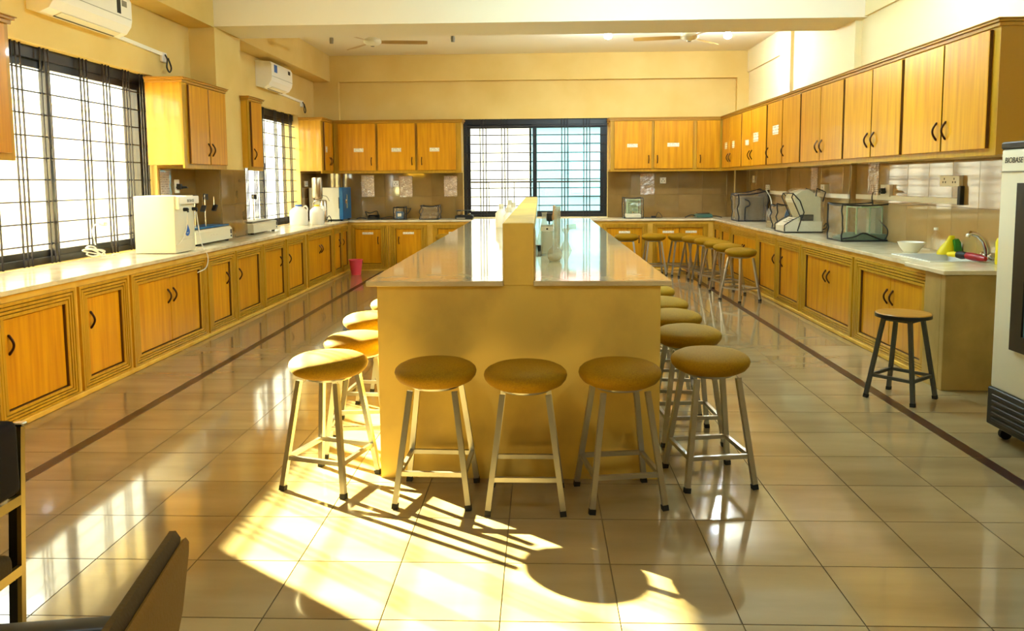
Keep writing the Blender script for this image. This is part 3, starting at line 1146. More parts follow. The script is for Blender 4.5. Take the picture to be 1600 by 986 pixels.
GI = 'ochre stools around the island'
GF = 'ochre stools by the far benches'
st_specs = [
    (-1.015, 3.665, -17, 'sunlit ochre stool at the island corner nearest the purifier bench', GI),
    (-0.48, 3.515, -2, 'ochre stool at the island front, first of three, half in sun', GI),
    (-0.068, 3.455, 0, 'ochre stool in the middle of the three at the island front', GI),
    (0.358, 3.50, 9, 'ochre stool at the island front, third of three, nearest the sink side', GI),
    (0.815, 3.745, 9, 'ochre stool at the island front corner on the sink side', GI),
    (-0.985, 4.16, 6, 'sunlit ochre stool second along the island side toward the purifier', GI),
    (-1.045, 4.82, -4, 'ochre stool third along the island side toward the purifier', GI),
    (-1.01, 5.46, 3, 'ochre stool fourth along the island side toward the purifier, only a sliver seen', GI),
    (0.822, 4.36, 4, 'ochre stool second along the island side toward the sink', GI),
    (0.823, 4.90, -5, 'ochre stool third along the island side toward the sink', GI),
    (0.84, 5.44, 2, 'ochre stool fourth along the island side toward the sink', GI),
    (0.855, 6.08, -3, 'ochre stool fifth along the island side toward the sink, mostly hidden', GI),
    (2.40, 9.45, 30, 'nearest ochre stool of the row along the sink bench', GF),
    (2.40, 10.10, 12, 'second ochre stool of the row along the sink bench', GF),
    (2.40, 10.68, 20, 'third ochre stool of the row along the sink bench', GF),
    (2.37, 11.18, 8, 'fourth ochre stool of the row along the sink bench', GF),
    (2.27, 11.62, 15, 'fifth ochre stool of the row along the sink bench, furthest away', GF),
    (2.14, 12.05, 5, 'ochre stool at the end wall bench, closest to the room corner', GF),
    (1.74, 12.07, 2, 'ochre stool at the end wall bench, below two labelled doors', GF),
    (1.325, 12.05, -6, 'ochre stool at the end wall bench, nearest the island top', GF),
    (-1.45, 12.2, 4, 'ochre stool behind the island top, in front of a labelled end cabinet', GF),
]
x, y, a, lab, g = st_specs[0]
stool0 = make_stool(lab, g)
stool0.location = (x, y, 0)
stool0.rotation_euler = (0, 0, math.radians(a))
for (x, y, a, lab, g) in st_specs[1:]:
    dup(stool0, (x, y, 0), math.radians(a), lab, g)
s = make_stool('flat round wooden-topped grey stool standing alone by the sink bench', None, False, 0.555, 'dsteel', 0.085, 0.155)
s.location = (2.38, 5.18, 0)
s.rotation_euler = (0, 0, math.radians(-50))

# ------------------------------------------------------------------ air conditioners and cable trunking
def air_con(y0, y1, label, tags):
    r = thing('air_conditioner', label, 'air conditioner', (XL, y0, 0), PI / 2, 'split air conditioners above the side windows')
    w = y1 - y0
    P = [(0, 2.74), (-0.10, 2.72), (-0.17, 2.75), (-0.212, 2.81), (-0.222, 2.86), (-0.222, 3.02), (-0.20, 3.06), (0, 3.075)]
    b = MB()
    b.prism(P, 0, w, 'yz')
    b.build('casing', M['white'], r)
    b = MB()
    b.prism([(-0.115, 2.7235), (-0.165, 2.7445), (-0.168, 2.7405), (-0.118, 2.719)], 0.16, w - 0.1, 'yz')
    b.build('air_flap', M['cream'], r)
    b = MB()
    b.prism([(-0.098, 2.7195), (-0.112, 2.7235), (-0.113, 2.720), (-0.099, 2.716)], 0.16, w - 0.1, 'yz')
    b.build('vent_slot', M['dark'], r)
    b = MB()
    b.box(0.015, w - 0.015, -0.2245, -0.221, 2.868, 2.872)
    b.build('panel_seam', M['grey'], r)
    for (xa, xb, za, zb, m) in tags:
        b = MB()
        b.box(xa, xb, -0.224, -0.2215, za, zb)
        b.build('sticker', M[m], r)
    return r


air_con(5.80, 6.90, 'white split air conditioner over the near window, cut by the picture top', [(0.86, 0.92, 2.89, 3.02, 'dark'), (0.94, 1.02, 2.96, 3.01, 'grey')])
air_con(10.50, 11.37, 'white split air conditioner over the far side window', [(0.10, 0.22, 2.93, 3.03, 'blueink'), (0.68, 0.78, 2.97, 3.02, 'ink')])


def trunk_left(ya, yb_, za, zb, label):
    r = thing('cable_trunking', label, 'cable duct')
    b = MB()
    b.beam((XL + 0.012, ya, za), (XL + 0.012, yb_, zb), 0.022, 0.035)
    b.build('duct', M['white'], r)
    b = MB()
    b.box(XL, XL + 0.03, yb_ - 0.02, yb_ + 0.07, zb - 0.075, zb + 0.02, 0.004)
    b.build('outlet_box', M['white'], r)
    b = MB()
    yc = yb_ + 0.03
    b.tube([(XL + 0.03, yc, zb), (XL + 0.06, yc - 0.02, zb - 0.05), (XL + 0.06, yc - 0.035, zb - 0.13), (XL + 0.06, yc + 0.02, zb - 0.17),
            (XL + 0.06, yc + 0.06, zb - 0.12), (XL + 0.05, yc + 0.02, zb - 0.03)], 0.008, 6, True, 5)
    b.build('cord', M['dark'], r, 60)


trunk_left(6.92, 7.86, 2.765, 2.735, 'slim cream duct with a looped black cord beside the near air conditioner')
trunk_left(11.40, 12.44, 2.745, 2.72, 'slim cream duct with a looped black cord beside the far air conditioner')


# ------------------------------------------------------------------ ceiling fans and bulbs
def fan(x, y, z, a0, label, tilt=1):
    r = thing('ceiling_fan', label, 'fan', (x, y, z), math.radians(a0), 'three-bladed ceiling fans')
    b = MB()
    b.lathe([(0.0, -0.055), (0.03, -0.055), (0.035, -0.045), (0.085, -0.035), (0.115, -0.01), (0.12, 0.012), (0.10, 0.04), (0.05, 0.06), (0.03, 0.10), (0, 0.10)], 24)
    b.build('motor', M['cream'], r, 50)
    b = MB()
    b.lathe([(0.0, -0.058), (0.025, -0.058), (0.025, -0.054), (0, -0.054)], 12)
    b.build('cap', M['dsteel'], r, 50)
    b = MB()
    b.tube([(0, 0, 0.09), (0, 0, ZC - z)], 0.014, 10)
    b.lathe([(0.05, ZC - z - 0.05), (0.06, ZC - z - 0.02), (0.06, ZC - z), (0.0, ZC - z)], 16)
    b.build('downrod', M['grey'], r, 50)
    for k in range(3):
        a = 2 * PI * k / 3
        b = MB()
        c, s_ = math.cos(a), math.sin(a)
        rows = []
        for (rad, hw) in ((0.10, 0.03), (0.17, 0.055), (0.30, 0.065), (0.60, 0.07), (0.70, 0.06), (0.72, 0.03)):
            pts = []
            for (q, zz) in ((-1, 0.014), (0, 0.002), (1, -0.012)):
                px, py = rad, q * hw
                pts.append((px * c - py * s_, px * s_ + py * c, zz * tilt))
            rows.append(pts)
        b.sheet(rows)
        g = bmesh.ops.solidify(b.bm, geom=b.bm.faces[:], thickness=0.004)
        b.build('blade', M['blade'], r, 50)
    return r


fan(-2.2, 10.5, 3.29, 8, 'cream ceiling fan over the purifier side of the room')
fan(1.95, 10.5, 3.30, 170, 'cream ceiling fan between the two lit bulbs', -1)


def bulb(x, y, lit, label, power=0, color=(0.82, 0.95, 1.0)):
    r = thing('bulb_holder', label, 'lamp', (x, y, ZC), 0)
    b = MB()
    k = 0.0 if lit else -0.09
    b.lathe([(0.0, -0.035 + k), (0.035, -0.035 + k), (0.05, -0.012 + k), (0.05, 0), (0, 0)], 18)
    b.build('ceiling_rose', M['cream'], r, 50)
    b = MB()
    b.lathe([(0.0, -0.095 + k * 1.2), (0.024, -0.095 + k * 1.2), (0.028, -0.06 + k), (0.024, -0.033 + k), (0, -0.033 + k)], 16)
    b.build('socket', M['grey'], r, 50)
    if lit:
        b = MB()
        b.lathe([(0.0, -0.195), (0.022, -0.190), (0.05, -0.175), (0.056, -0.15), (0.045, -0.12), (0.02, -0.096), (0, -0.095)], 18)
        b.build('bulb', M['bulb'], r, 60)
        ld = bpy.data.lights.new('bulb_light', 'POINT')
        ld.energy = power
        ld.color = color
        ld.shadow_soft_size = 0.05
        lo = bpy.data.objects.new('bulb_light', ld)
        COL.objects.link(lo)
        lo.parent = r
        lo.location = (0, 0, -0.26)
    return r


bulb(0.93, 10.9, True, 'lit white bulb near the middle of the ceiling, beside the fan blade tip', 75)
bulb(2.56, 11.0, True, 'lit white bulb near the long cabinet run side of the ceiling', 65)
bulb(-2.85, 10.9, False, 'unlit bulb holder near the window-side ceiling beam')
bulb(-1.18, 10.9, False, 'unlit bulb holder between the window-side fan and the lit bulbs')
bulb(0.93, 6.3, True, 'lit bulb in front of the cross beam, above the island', 150, (0.5, 0.86, 1.0))
bulb(2.56, 6.3, True, 'lit bulb in front of the cross beam, above the sink bench', 40)
bulb(-1.0, 1.2, True, 'fill bulb added above the viewer on the window side', 30)  # out-of-view bulb added to fill the foreground with light
bulb(1.6, 1.2, True, 'fill bulb added above the viewer on the refrigerator side', 22)  # second added bulb out of view, fill for the near floor

# ------------------------------------------------------------------ purifier and shakers
pu = thing('water_purifier', 'white box water purifier with two taps and a blue drop emblem', 'purifier', (0, 0, ZS))
PX0, PX1, PY0, PY1 = -3.575, -3.21, 6.79, 7.19
mb = MB()
mb.box(PX0, PX1, PY0, PY1, 0.004, 0.51, 0.008, 2)
mb.build('cabinet', M['cream'], pu, 40)
mb = MB()
mb.box(PX1 - 0.01, PX1 + 0.045, PY0 + 0.02, PY1 + 0.01, 0.435, 0.505, 0.008, 2)
mb.build('brow', M['white'], pu, 40)
mb = MB()
mb.box(PX1, PX1 + 0.04, PY0 + 0.015, PY0 + 0.06, 0.39, 0.50, 0.006)
mb.build('side_block', M['cream'], pu)
for yy in (6.975, 7.155):
    mb = MB()
    mb.lathe([(0, 0), (0.017, 0.0), (0.017, 0.035), (0.010, 0.045), (0, 0.045)], 12, (PX1, yy, 0.385), axis='x')
    mb.tube([(PX1 + 0.035, yy, 0.385), (PX1 + 0.04, yy, 0.36)], 0.008, 8)
    mb.build('tap', M['dark'], pu, 40)
mb = MB()
dr = []
for k in range(20):
    a = 2 * PI * k / 20
    rr = 0.036
    dy, dz = rr * 1.35 * math.sin(a), -rr * math.cos(a) * 1.15
    if dz > 0:
        dy *= max(0.0, 1 - (dz / 0.046) ** 1.2 * 0.95)
        dz *= 1.9
    dr.append((7.03 + dy, 0.185 + dz))
mb.prism(dr, PX1 + 0.0005, PX1 + 0.0018, 'yz')
mb.build('drop_emblem', M['blueink'], pu)
mb = MB()
mb.tube([(PX1 + 0.002, 7.03 + 0.016 * math.sin(t), 0.183 - 0.014 * math.cos(t)) for t in [(-1.2 + 0.3 * i) for i in range(9)]], 0.002, 5)
mb.build('emblem_smile', M['white'], pu)
text('BIOBASE', 0.036, M['ink'], pu, (PX1 + 0.0458, 7.02, 0.463), (PI / 2, 0, PI / 2))
mb = MB()
mb.box(PX1, PX1 + 0.001, 6.93, 7.14, 0.11, 0.125)
mb.build('printed_line', M['label'], pu)
mb = MB()
mb.tube([(PX1 + 0.035, 6.975, 0.36), (PX1 + 0.03, 6.96, 0.24), (PX1 + 0.02, 6.91, 0.14), (PX1 + 0.012, 6.84, 0.09), (PX1 + 0.006, 6.80, 0.075)], 0.0045, 6, True, 5)
mb.tube([(PX1 + 0.035, 7.155, 0.36), (PX1 + 0.04, 7.18, 0.20), (PX1 + 0.06, 7.19, 0.05), (PX1 + 0.105, 7.20, -0.06), (PX1 + 0.11, 7.14, -0.16), (PX1 + 0.09, 7.0, -0.19)], 0.005, 6, True, 5)
mb.build('drain_tube', M['white'], pu, 60)


def shaker(y0, y1, xf, h, label, posts, plat, brand):
    r = thing('orbital_shaker', label, 'shaker', (xf, y0, ZS), PI / 2)
    w = y1 - y0
    b = MB()
    b.prism([(0.0, 0.02), (0.0, 0.02 + h * 0.82), (0.02, 0.02 + h), (0.32, 0.02 + h), (0.32, 0.02)], 0, w, 'yz')
    b.build('casing', M['cream'], r)
    b = MB()
    b.box(0.03, w - 0.03, 0.02, 0.30, 0.028 + h, 0.042 + h, 0.003)
    b.build('platform', M[plat], r)
    for xx in (0.06, w - 0.06):
        for yy in (0.04, 0.28):
            b = MB()
            b.lathe([(0.018, 0), (0.022, 0.004), (0.02, 0.022), (0, 0.022)], 12, (xx, yy, 0))
            b.build('foot', M['rubber'], r, 40)
    b = MB()
    b.box(w - 0.05, w - 0.015, -0.004, 0.004, 0.075, 0.12, 0.002)
    b.box(w - 0.047, w - 0.018, -0.004, 0.004, 0.04, 0.06, 0.002)
    b.build('switch', M['dark'], r)
    b = MB()
    b.box(w * 0.36, w * 0.56, -0.0012, 0.001, 0.02 + h * 0.45, 0.02 + h * 0.58)
    b.build('printed_name', M['label'], r)
    for (px, py, ph) in posts:
        b = MB()
        b.tube([(px, py, 0.03 + h), (px, py, ph)], 0.007, 8)
        po = b.build('post', M['chrome'], r, 50)
        b = MB()
        b.beam((px - 0.07, py - 0.05, ph - 0.03), (px + 0.09, py + 0.04, ph - 0.02), 0.02)
        b.tube([(px - 0.07, py - 0.05, ph - 0.05), (px - 0.07, py - 0.05, ph + 0.01)], 0.016, 8)
        b.tube([(px + 0.09, py + 0.04, ph - 0.05), (px + 0.09, py + 0.04, ph + 0.01)], 0.016, 8)
        b.build('clamp', M['dark'], po, 50)
    return r


sh1 = shaker(7.56, 8.47, -3.37, 0.135, 'cream flat shaker with blue platform and black clamps, beside the purifier', [(0.32, 0.14, 0.49), (0.52, 0.12, 0.50)], 'blue', True)
for (px, py) in ((0.40, 0.10), (0.66, 0.09)):
    mb = MB()
    mb.beam((px, py, 0.33), (px + 0.03, py - 0.01, 0.39), 0.05, 0.02)
    mb.build('hanging_weight', M['dark'], sh1)
    mb = MB()
    mb.tube([(px + 0.015, py, 0.39), (px + 0.015, py, 0.48)], 0.003, 6)
    mb.build('weight_rod', M['chrome'], sh1)
shaker(9.28, 10.14, -3.43, 0.115, 'cream flat shaker with one post beyond the column, beside the white jugs', [(0.35, 0.12, 0.47)], 'grey', False)

cb = thing('cable_bundle', 'tangled white power cable lying on the worktop against the near window', 'cable', (0, 0, ZS))
mb = MB()
pts = []
for k in range(26):
    t = k / 25
    pts.append((-3.66 - 0.05 * math.sin(9 * t * PI) * (1 - 0.4 * t), 6.30 + 0.14 * math.cos(7 * t * PI) * (1 - 0.3 * t), 0.02 + 0.11 * abs(math.sin(3.3 * t * PI)) * (1 - 0.5 * t)))
mb.tube(pts, 0.006, 6, True, 3)
mb.build('coil', M['white'], cb, 60)
mb = MB()
mb.tube([(-3.69, 6.45, 0.02), (-3.72, 6.52, 0.008), (-3.68, 6.60, 0.008), (-3.72, 6.68, 0.008), (-3.70, 6.75, 0.008)], 0.006, 6, True, 5)
mb.tube([(-3.66, 6.32, 0.12), (-3.70, 6.36, 0.24), (-3.73, 6.48, 0.29), (-3.74, 6.54, 0.28)], 0.005, 6, True, 5)
mb.build('lead', M['white'], cb, 60)
mb = MB()
mb.box(-3.75, -3.70, 6.54, 6.60, 0.262, 0.295, 0.006)
mb.build('plug', M['white'], cb)


# ------------------------------------------------------------------ white jugs, steel still, oven, bucket
def jug(x, y, r_, h, cap, label):
    r = thing('jug', label, 'jug', (x, y, ZS), 0, 'white plastic jugs on the window bench')
    b = MB()
    b.lathe([(0, 0), (r_ * 0.92, 0), (r_, 0.015), (r_, h * 0.62), (r_ * 0.93, h * 0.72), (r_ * 0.62, h * 0.84), (r_ * 0.36, h * 0.89), (r_ * 0.33, h * 0.93), (0, h * 0.93)], 24)
    b.build('body', M['white'], r, 50)
    b = MB()
    b.lathe([(0, h * 0.925), (r_ * 0.38, h * 0.925), (r_ * 0.38, h), (0, h)], 16)
    b.build('cap', M[cap], r, 40)
    b = MB()
    b.tube([(r_ * 0.5, 0, h * 0.86), (r_ * 0.8, 0, h * 0.93), (r_ * 1.0, 0, h * 0.82), (r_ * 0.97, 0, h * 0.66)], 0.012, 8, True, 4)
    b.build('grip', M['white'], r, 60)


jug(-3.52, 11.35, 0.13, 0.30, 'blueink', 'larger white plastic jug with a blue cap on the window bench')
jug(-3.33, 11.62, 0.105, 0.29, 'yellow', 'smaller white plastic jug with a yellow cap on the window bench')
di = thing('water_still', 'tall stainless steel column still standing behind the white jugs', 'still', (-3.46, 12.2, ZS))
mb = MB()
mb.lathe([(0, 0), (0.075, 0), (0.075, 0.02), (0.055, 0.03), (0.055, 0.33), (0.04, 0.35), (0, 0.35)], 20, (0.07, 0, 0))
mb.build('boiler', M['stain'], di, 40)
mb = MB()
mb.lathe([(0, 0.33), (0.03, 0.33), (0.075, 0.37), (0.082, 0.39), (0.082, 0.68), (0.078, 0.695), (0, 0.70)], 20, (-0.02, 0, 0))
mb.build('condenser', M['stain'], di, 40)
mb = MB()
mb.tube([(0.05, -0.04, 0.36), (0.01, -0.07, 0.34), (-0.06, -0.06, 0.32), (-0.08, -0.04, 0.22)], 0.012, 8, True, 4)
mb.build('pipe', M['stain'], di, 60)
mb = MB()
mb.tube([(0.12, -0.03, 0.04), (0.17, -0.06, 0.10), (0.20, -0.05, 0.05), (0.19, -0.02, 0.006)], 0.007, 6, True, 5)
mb.build('cord', M['dark'], di, 60)
mb = MB()
mb.tube([(0.06, -0.03, 0.42), (0.14, -0.05, 0.40), (0.18, -0.05, 0.33)], 0.004, 6, True, 5)
mb.build('cord', M['dark'], di, 60)
ov = thing('incubator', 'white box oven with a deep blue front in the corner', 'oven', (0, 0, ZS))
mb = MB()
mb.box(-3.74, -3.245, 12.62, 13.17, 0.02, 0.535, 0.006)
mb.build('cabinet', M['cream'], ov)
mb = MB()
mb.box(-3.245, -3.185, 12.61, 13.17, 0.02, 0.54, 0.008)
mb.build('door', M['blue'], ov)
mb = MB()
mb.box(-3.185, -3.165, 12.82, 12.84, 0.20, 0.42, 0.004)
mb.box(-3.185, -3.172, 12.74, 12.82, 0.28, 0.34, 0.003)
mb.build('handle', M['chrome'], ov)
mb = MB()
mb.box(-3.255, -3.243, 12.612, 12.62, 0.20, 0.38)
mb.build('hinge', M['dark'], ov)
for xx in (-3.70, -3.22):
    for yy in (12.66, 13.12):
        mb = MB()
        mb.lathe([(0.02, 0), (0.02, 0.02), (0, 0.02)], 10, (xx, yy, 0))
        mb.build('foot', M['rubber'], ov)
bk = thing('bucket', 'red plastic bucket standing on the floor in the corner', 'bucket', (-2.9, 12.2, 0))
mb = MB()
mb.lathe([(0, 0.0), (0.075, 0.0), (0.105, 0.225), (0.113, 0.23), (0.113, 0.24), (0.100, 0.24), (0.072, 0.008), (0, 0.008)], 28)
mb.build('pail', M['red'], bk, 40)
mb = MB()
mb.tube([(0.108, 0, 0.22), (0.09, 0.05, 0.17), (0.0, 0.118, 0.14), (-0.09, 0.05, 0.17), (-0.108, 0, 0.22)], 0.004, 6, True, 5)
mb.build('bail', M['dsteel'], bk, 60)


# ------------------------------------------------------------------ notices, sockets, trunking
def notice(loc, rz, w, h, label):
    r = thing('notice_sheet', label, 'notice', loc, rz, 'notices in clear sleeves on the tiles')
    b = MB()
    b.box(-w / 2, w / 2, -0.0135, -0.012, 0, h)
    b.build('sheet', M['paper'], r)
    rows = []
    for i in range(7):
        rows.append([(-w / 2 - 0.008 + (w + 0.016) * j / 5, -0.017 - 0.006 * abs(math.sin(i * 1.7 + j * 2.3)), -0.008 + (h + 0.016) * i / 6) for j in range(6)])
    b = MB()
    b.sheet(rows)
    b.build('sleeve', M['sleeve'], r, 60)


notice((-2.92, YB, 1.205), 0, 0.215, 0.36, 'crumpled notice on the end wall tiles beside the blue-fronted oven')
notice((-2.27, YB, 1.20), 0, 0.215, 0.345, 'notice on the end wall tiles beside the socket, above the blue cased device')
notice((-1.51, YB, 1.205), 0, 0.215, 0.34, 'notice on the end wall tiles right next to the window frame')
notice((1.80, YB, 1.215), 0, 0.23, 0.345, 'pinkish notice on the end wall tiles between covered balance and socket')
notice((XR, 9.95, 1.29), -PI / 2, 0.24, 0.30, 'white notice on the tiles behind the white covered machine')
notice((XR, 8.20, 1.265), -PI / 2, 0.24, 0.34, 'white notice on the tiles above the green glass balance')
notice((XL, 7.80, 1.20), PI / 2, 0.19, 0.37, 'crumpled notice on the tiles behind the white purifier')


def socket(loc, rz, w, h, n, label, plug=False, d=0.03):
    r = thing('wall_socket', label, 'socket', loc, rz, 'wall sockets above the benches')
    b = MB()
    b.box(-w / 2, w / 2, -0.010 - d, -0.0095, -h / 2, h / 2, 0.003)
    b.build('plate', M['white'], r)
    for k in range(n):
        cx = -w / 2 + w * (k + 0.5) / n
        b = MB()
        s_ = min(w / n, h) * 0.22
        for (dx, dz) in ((0, s_ * 0.9), (-s_, -s_ * 0.5), (s_, -s_ * 0.5)):
            b.box(cx + dx - 0.006, cx + dx + 0.006, -0.0112 - d, -0.0095 - d, dz - 0.008, dz + 0.008)
        b.build('pin_holes', M['ink'], r)
    if plug:
        b = MB()
        b.box(-0.025, 0.025, -0.055 - d, -0.0112 - d, -0.03, 0.025, 0.006)
        b.tube([(0, -0.05 - d, -0.01), (0.05, -0.08 - d, -0.01), (0.09, -0.08 - d, -0.015)], [0.014, 0.012, 0.006], 8)
        b.build('plug', M['dark'], r)
    return r


socket((-2.44, YB, 1.42), 0, 0.10, 0.10, 1, 'small white socket on the end wall tiles next to a crumpled notice', d=0.012)
socket((2.06, YB, 1.445), 0, 0.10, 0.10, 1, 'small white socket on the end wall tiles above the adaptor', d=0.012)
socket((XR, 6.65, 1.425), -PI / 2, 0.31, 0.09, 2, 'double white socket near the tap, closest to the viewer', d=0.035)
sp = socket((XR, 7.86, 1.33), -PI / 2, 0.2, 0.12, 1, 'white socket holding a black plug above the bowl', True, d=0.035)
socket((XR, 9.28 - 0.62, 1.33), -PI / 2, 0.001 + 0.12, 0.11, 1, 'white socket on the pier edge behind the green balance', d=0.09).location = (XR, 9.42, 1.33)
socket((XR, 11.92, 1.32), -PI / 2, 0.18, 0.10, 2, 'double white socket beyond the slim pier, above the bagged bottle', d=0.02)
socket((XR, 12.74, 1.455), -PI / 2, 0.10, 0.11, 1, 'small white switch in the far corner above the vinyl-covered instrument', d=0.01)
socket((XL, 8.05, 1.42), PI / 2, 0.10, 0.14, 1, 'cream socket with a black plug behind the purifier', True, d=0.01)
socket((XL, 12.58, 1.43), PI / 2, 0.16, 0.09, 2, 'double socket on the dark tiles behind the steel still', d=0.012)
ct = thing('cable_trunking', 'white horizontal trunking along the tiles above the sink bench', 'cable duct')
for (ya, yb_) in ((6.52, 8.60), (9.30, 10.86), (11.45, 12.1)):
    mb = MB()
    mb.box(XR - 0.032, XR - 0.010, ya, yb_, 1.235, 1.285, 0.003)
    mb.build('duct', M['white'], ct)
mb = MB()
mb.box(XR - 0.10, XR - 0.08, 8.64, 9.30, 1.235, 1.285, 0.003)
mb.build('duct', M['white'], ct)
mb = MB()
mb.box(XR - 0.075, XR - 0.055, 10.90, 11.42, 1.235, 1.285, 0.003)
mb.build('duct', M['white'], ct)
mb = MB()
mb.box(XR - 0.045, XR - 0.010, 6.47, 6.515, 1.23, 1.385, 0.003)
mb.build('drop_duct', M['dark'], ct)
mb = MB()
mb.tube([(XR - 0.12, 7.95, 1.315), (XR - 0.10, 8.02, 1.25), (XR - 0.06, 8.05, 1.14), (XR - 0.05, 7.93, 1.03), (XR - 0.05, 7.78, 0.97), (XR - 0.05, 7.75, 0.92), (XR - 0.04, 7.82, 0.86), (XR - 0.05, 7.88, 0.838)], 0.005, 6, True, 5)
fx = mb.build('flex', M['dark'], sp, 60)
fx.matrix_parent_inverse = (Matrix.Translation(sp.location) @ Matrix.Rotation(-PI / 2, 4, 'Z')).inverted()


# ------------------------------------------------------------------ covered instruments
def cover_box(parent, x0, x1, y0, y1, z0, z1, sag=0.02, m='cover', edges='all', pip=0.007, slope=0.0):
    """loose clear vinyl hood with dark piped edges; sag wobbles the sheet"""
    rnd = random.Random(int((x0 + y0) * 977))

    def W(p, k=1.0):
        return Vector(p) + Vector((rnd.uniform(-1, 1), rnd.uniform(-1, 1), rnd.uniform(-0.6, 0.3))) * sag * k
    n = 6
    P = {}
    cor = [(x0, y0), (x1, y0), (x1, y1), (x0, y1)]
    top = [W((cx, cy, z1 - slope * (1 if i in (0, 3) else 0)), 0.8) for i, (cx, cy) in enumerate(cor)]
    bot = [Vector((cx, cy, z0)) for cx, cy in cor]
    b = MB()
    edge_up, edge_top, edge_bot = [], [], []
    for k in range(4):
        edge_up.append([bot[k].lerp(top[k], i / n) + (Vector((rnd.uniform(-1, 1), rnd.uniform(-1, 1), 0)) * sag * 0.6 if 0 < i < n else Vector((0, 0, 0))) for i in range(n + 1)])
    for k in range(4):
        a, c = top[k], top[(k + 1) % 4]
        edge_top.append([a.lerp(c, i / n) + Vector((0, 0, -math.sin(PI * i / n) * sag * 0.7)) for i in range(n + 1)])
    for k in range(4):
        L, R = edge_up[k], edge_up[(k + 1) % 4]
        T = edge_top[k]
        rows = []
        for i in range(n + 1):
            t = i / n
            row = []
            for j in range(n + 1):
                s_ = j / n
                p = L[i].lerp(R[i], s_)
                if i == n:
                    p = T[j]
                elif 0 < j < n and i > 0:
                    p = p + Vector((rnd.uniform(-1, 1), rnd.uniform(-1, 1), 0)) * sag * 0.4
                row.append(p)
            rows.append(row)
        b.sheet(rows)
    rows = []
    for i in range(n + 1):
        t = i / n
        row = []
        for j in range(n + 1):
            s_ = j / n
            if i == 0:
                p = edge_top[0][j]
            elif i == n:
                p = edge_top[2][n - j]
            elif j == 0:
                p = edge_top[3][n - i]
            elif j == n:
                p = edge_top[1][i]
            else:
                p = edge_top[0][j].lerp(edge_top[2][n - j], t) + Vector((0, 0, rnd.uniform(-1, 0.6) * sag * 0.5))
            row.append(p)
        rows.append(row)
    b.sheet(rows)
    co = b.build('vinyl_cover', M[m], parent, 60)
    q = MB()
    for k in range(4):
        if edges == 'all' or k in edges:
            q.tube(edge_up[k], pip, 6)
    for k in range(4):
        q.tube(edge_top[k], pip, 6)
        q.tube([bot[k] + Vector((0, 0, pip)), bot[(k + 1) % 4] + Vector((0, 0, pip))], pip, 6)
    q.build('piping', M['dark'], co, 60)
    return co


YI = 13.02
# small black meter
r = thing('ph_meter', 'small black bench meter with coiled cables on the end wall bench', 'meter', (-2.78, YI, ZS))
mb = MB()
mb.prism([(-0.06, 0.0), (-0.06, 0.03), (0.06, 0.075), (0.06, 0.0)], -0.09, 0.09, 'yz')
mb.build('casing', M['dark'], r)
mb = MB()
mb.box(-0.05, 0.03, -0.045, -0.03, 0.045, 0.05)
mb.build('display', M['grey'], r)
mb = MB()
mb.tube([(-0.09, 0.02, 0.02), (-0.12, 0.0, 0.10), (-0.13, 0.0, 0.13), (-0.05, 0.0, 0.105), (0.06, 0.0, 0.14), (0.08, 0.02, 0.06)], 0.007, 6, True, 5)
mb.tube([(0.09, 0.0, 0.01), (0.18, -0.05, 0.03), (0.30, -0.03, 0.045), (0.36, 0.02, 0.01), (0.26, 0.05, 0.008), (0.12, 0.02, 0.008)], 0.008, 6, True, 5)
mb.tube([(-0.10, -0.04, 0.01), (-0.2, -0.06, 0.035), (-0.28, 0.0, 0.012)], 0.008, 6, True, 5)
mb.build('cable', M['dark'], r, 60)
# blue device in cover
r = thing('spectrometer', 'small blue cased device under a dark-edged vinyl cover', 'instrument', (-2.33, YI, ZS))
mb = MB()
mb.box(-0.065, 0.065, -0.06, 0.07, 0.0, 0.13, 0.01)
mb.build('casing', M['blue'], r)
mb = MB()
mb.box(-0.03, 0.03, -0.064, -0.058, 0.05, 0.10)
mb.build('display', M['white'], r)
cover_box(r, -0.085, 0.085, -0.085, 0.09, 0.0, 0.205, 0.012, 'cover', pip=0.009)
mb = MB()
mb.tube([(0.085, 0, 0.19), (0.15, 0.0, 0.17), (0.18, 0.0, 0.18), (0.14, 0.0, 0.11), (0.09, 0, 0.08)], 0.006, 6, True, 5)
mb.build('strap', M['dark'], r, 60)
# transparent hood balance
r = thing('top_pan_balance', 'balance under a crumpled clear cover on the end wall bench near the window', 'balance', (-1.83, YI, ZS))
mb = MB()
mb.box(-0.13, 0.13, -0.12, 0.12, 0.0, 0.06, 0.012)
mb.build('casing', M['stain'], r)
mb = MB()
mb.lathe([(0.02, 0.06), (0.02, 0.08), (0.075, 0.082), (0.075, 0.088), (0, 0.088)], 20, (0, 0.02, 0))
mb.build('pan', M['chrome'], r, 40)
cover_box(r, -0.155, 0.155, -0.14, 0.14, 0.0, 0.235, 0.03, 'cover', pip=0.008)
# flat scale
r = thing('digital_scale', 'black and silver pan scale left of the end window', 'scale', (-1.25, YI - 0.05, ZS))
mb = MB()
mb.box(-0.15, 0.15, -0.11, 0.11, 0.008, 0.065, 0.012)
mb.build('casing', M['dark'], r)
mb = MB()
mb.box(-0.12, 0.02, -0.114, -0.108, 0.01, 0.03)
mb.build('display', M['grey'], r)
mb = MB()
mb.box(-0.12, -0.05, -0.05, 0.05, 0.065, 0.14, 0.008)
mb.box(0.05, 0.10, -0.05, 0.05, 0.065, 0.10, 0.008)
mb.build('pan_support', M['stain'], r)
mb = MB()
mb.box(-0.14, 0.18, -0.09, 0.09, 0.14, 0.148, 0.003)
mb.build('pan', M['dsteel'], r)
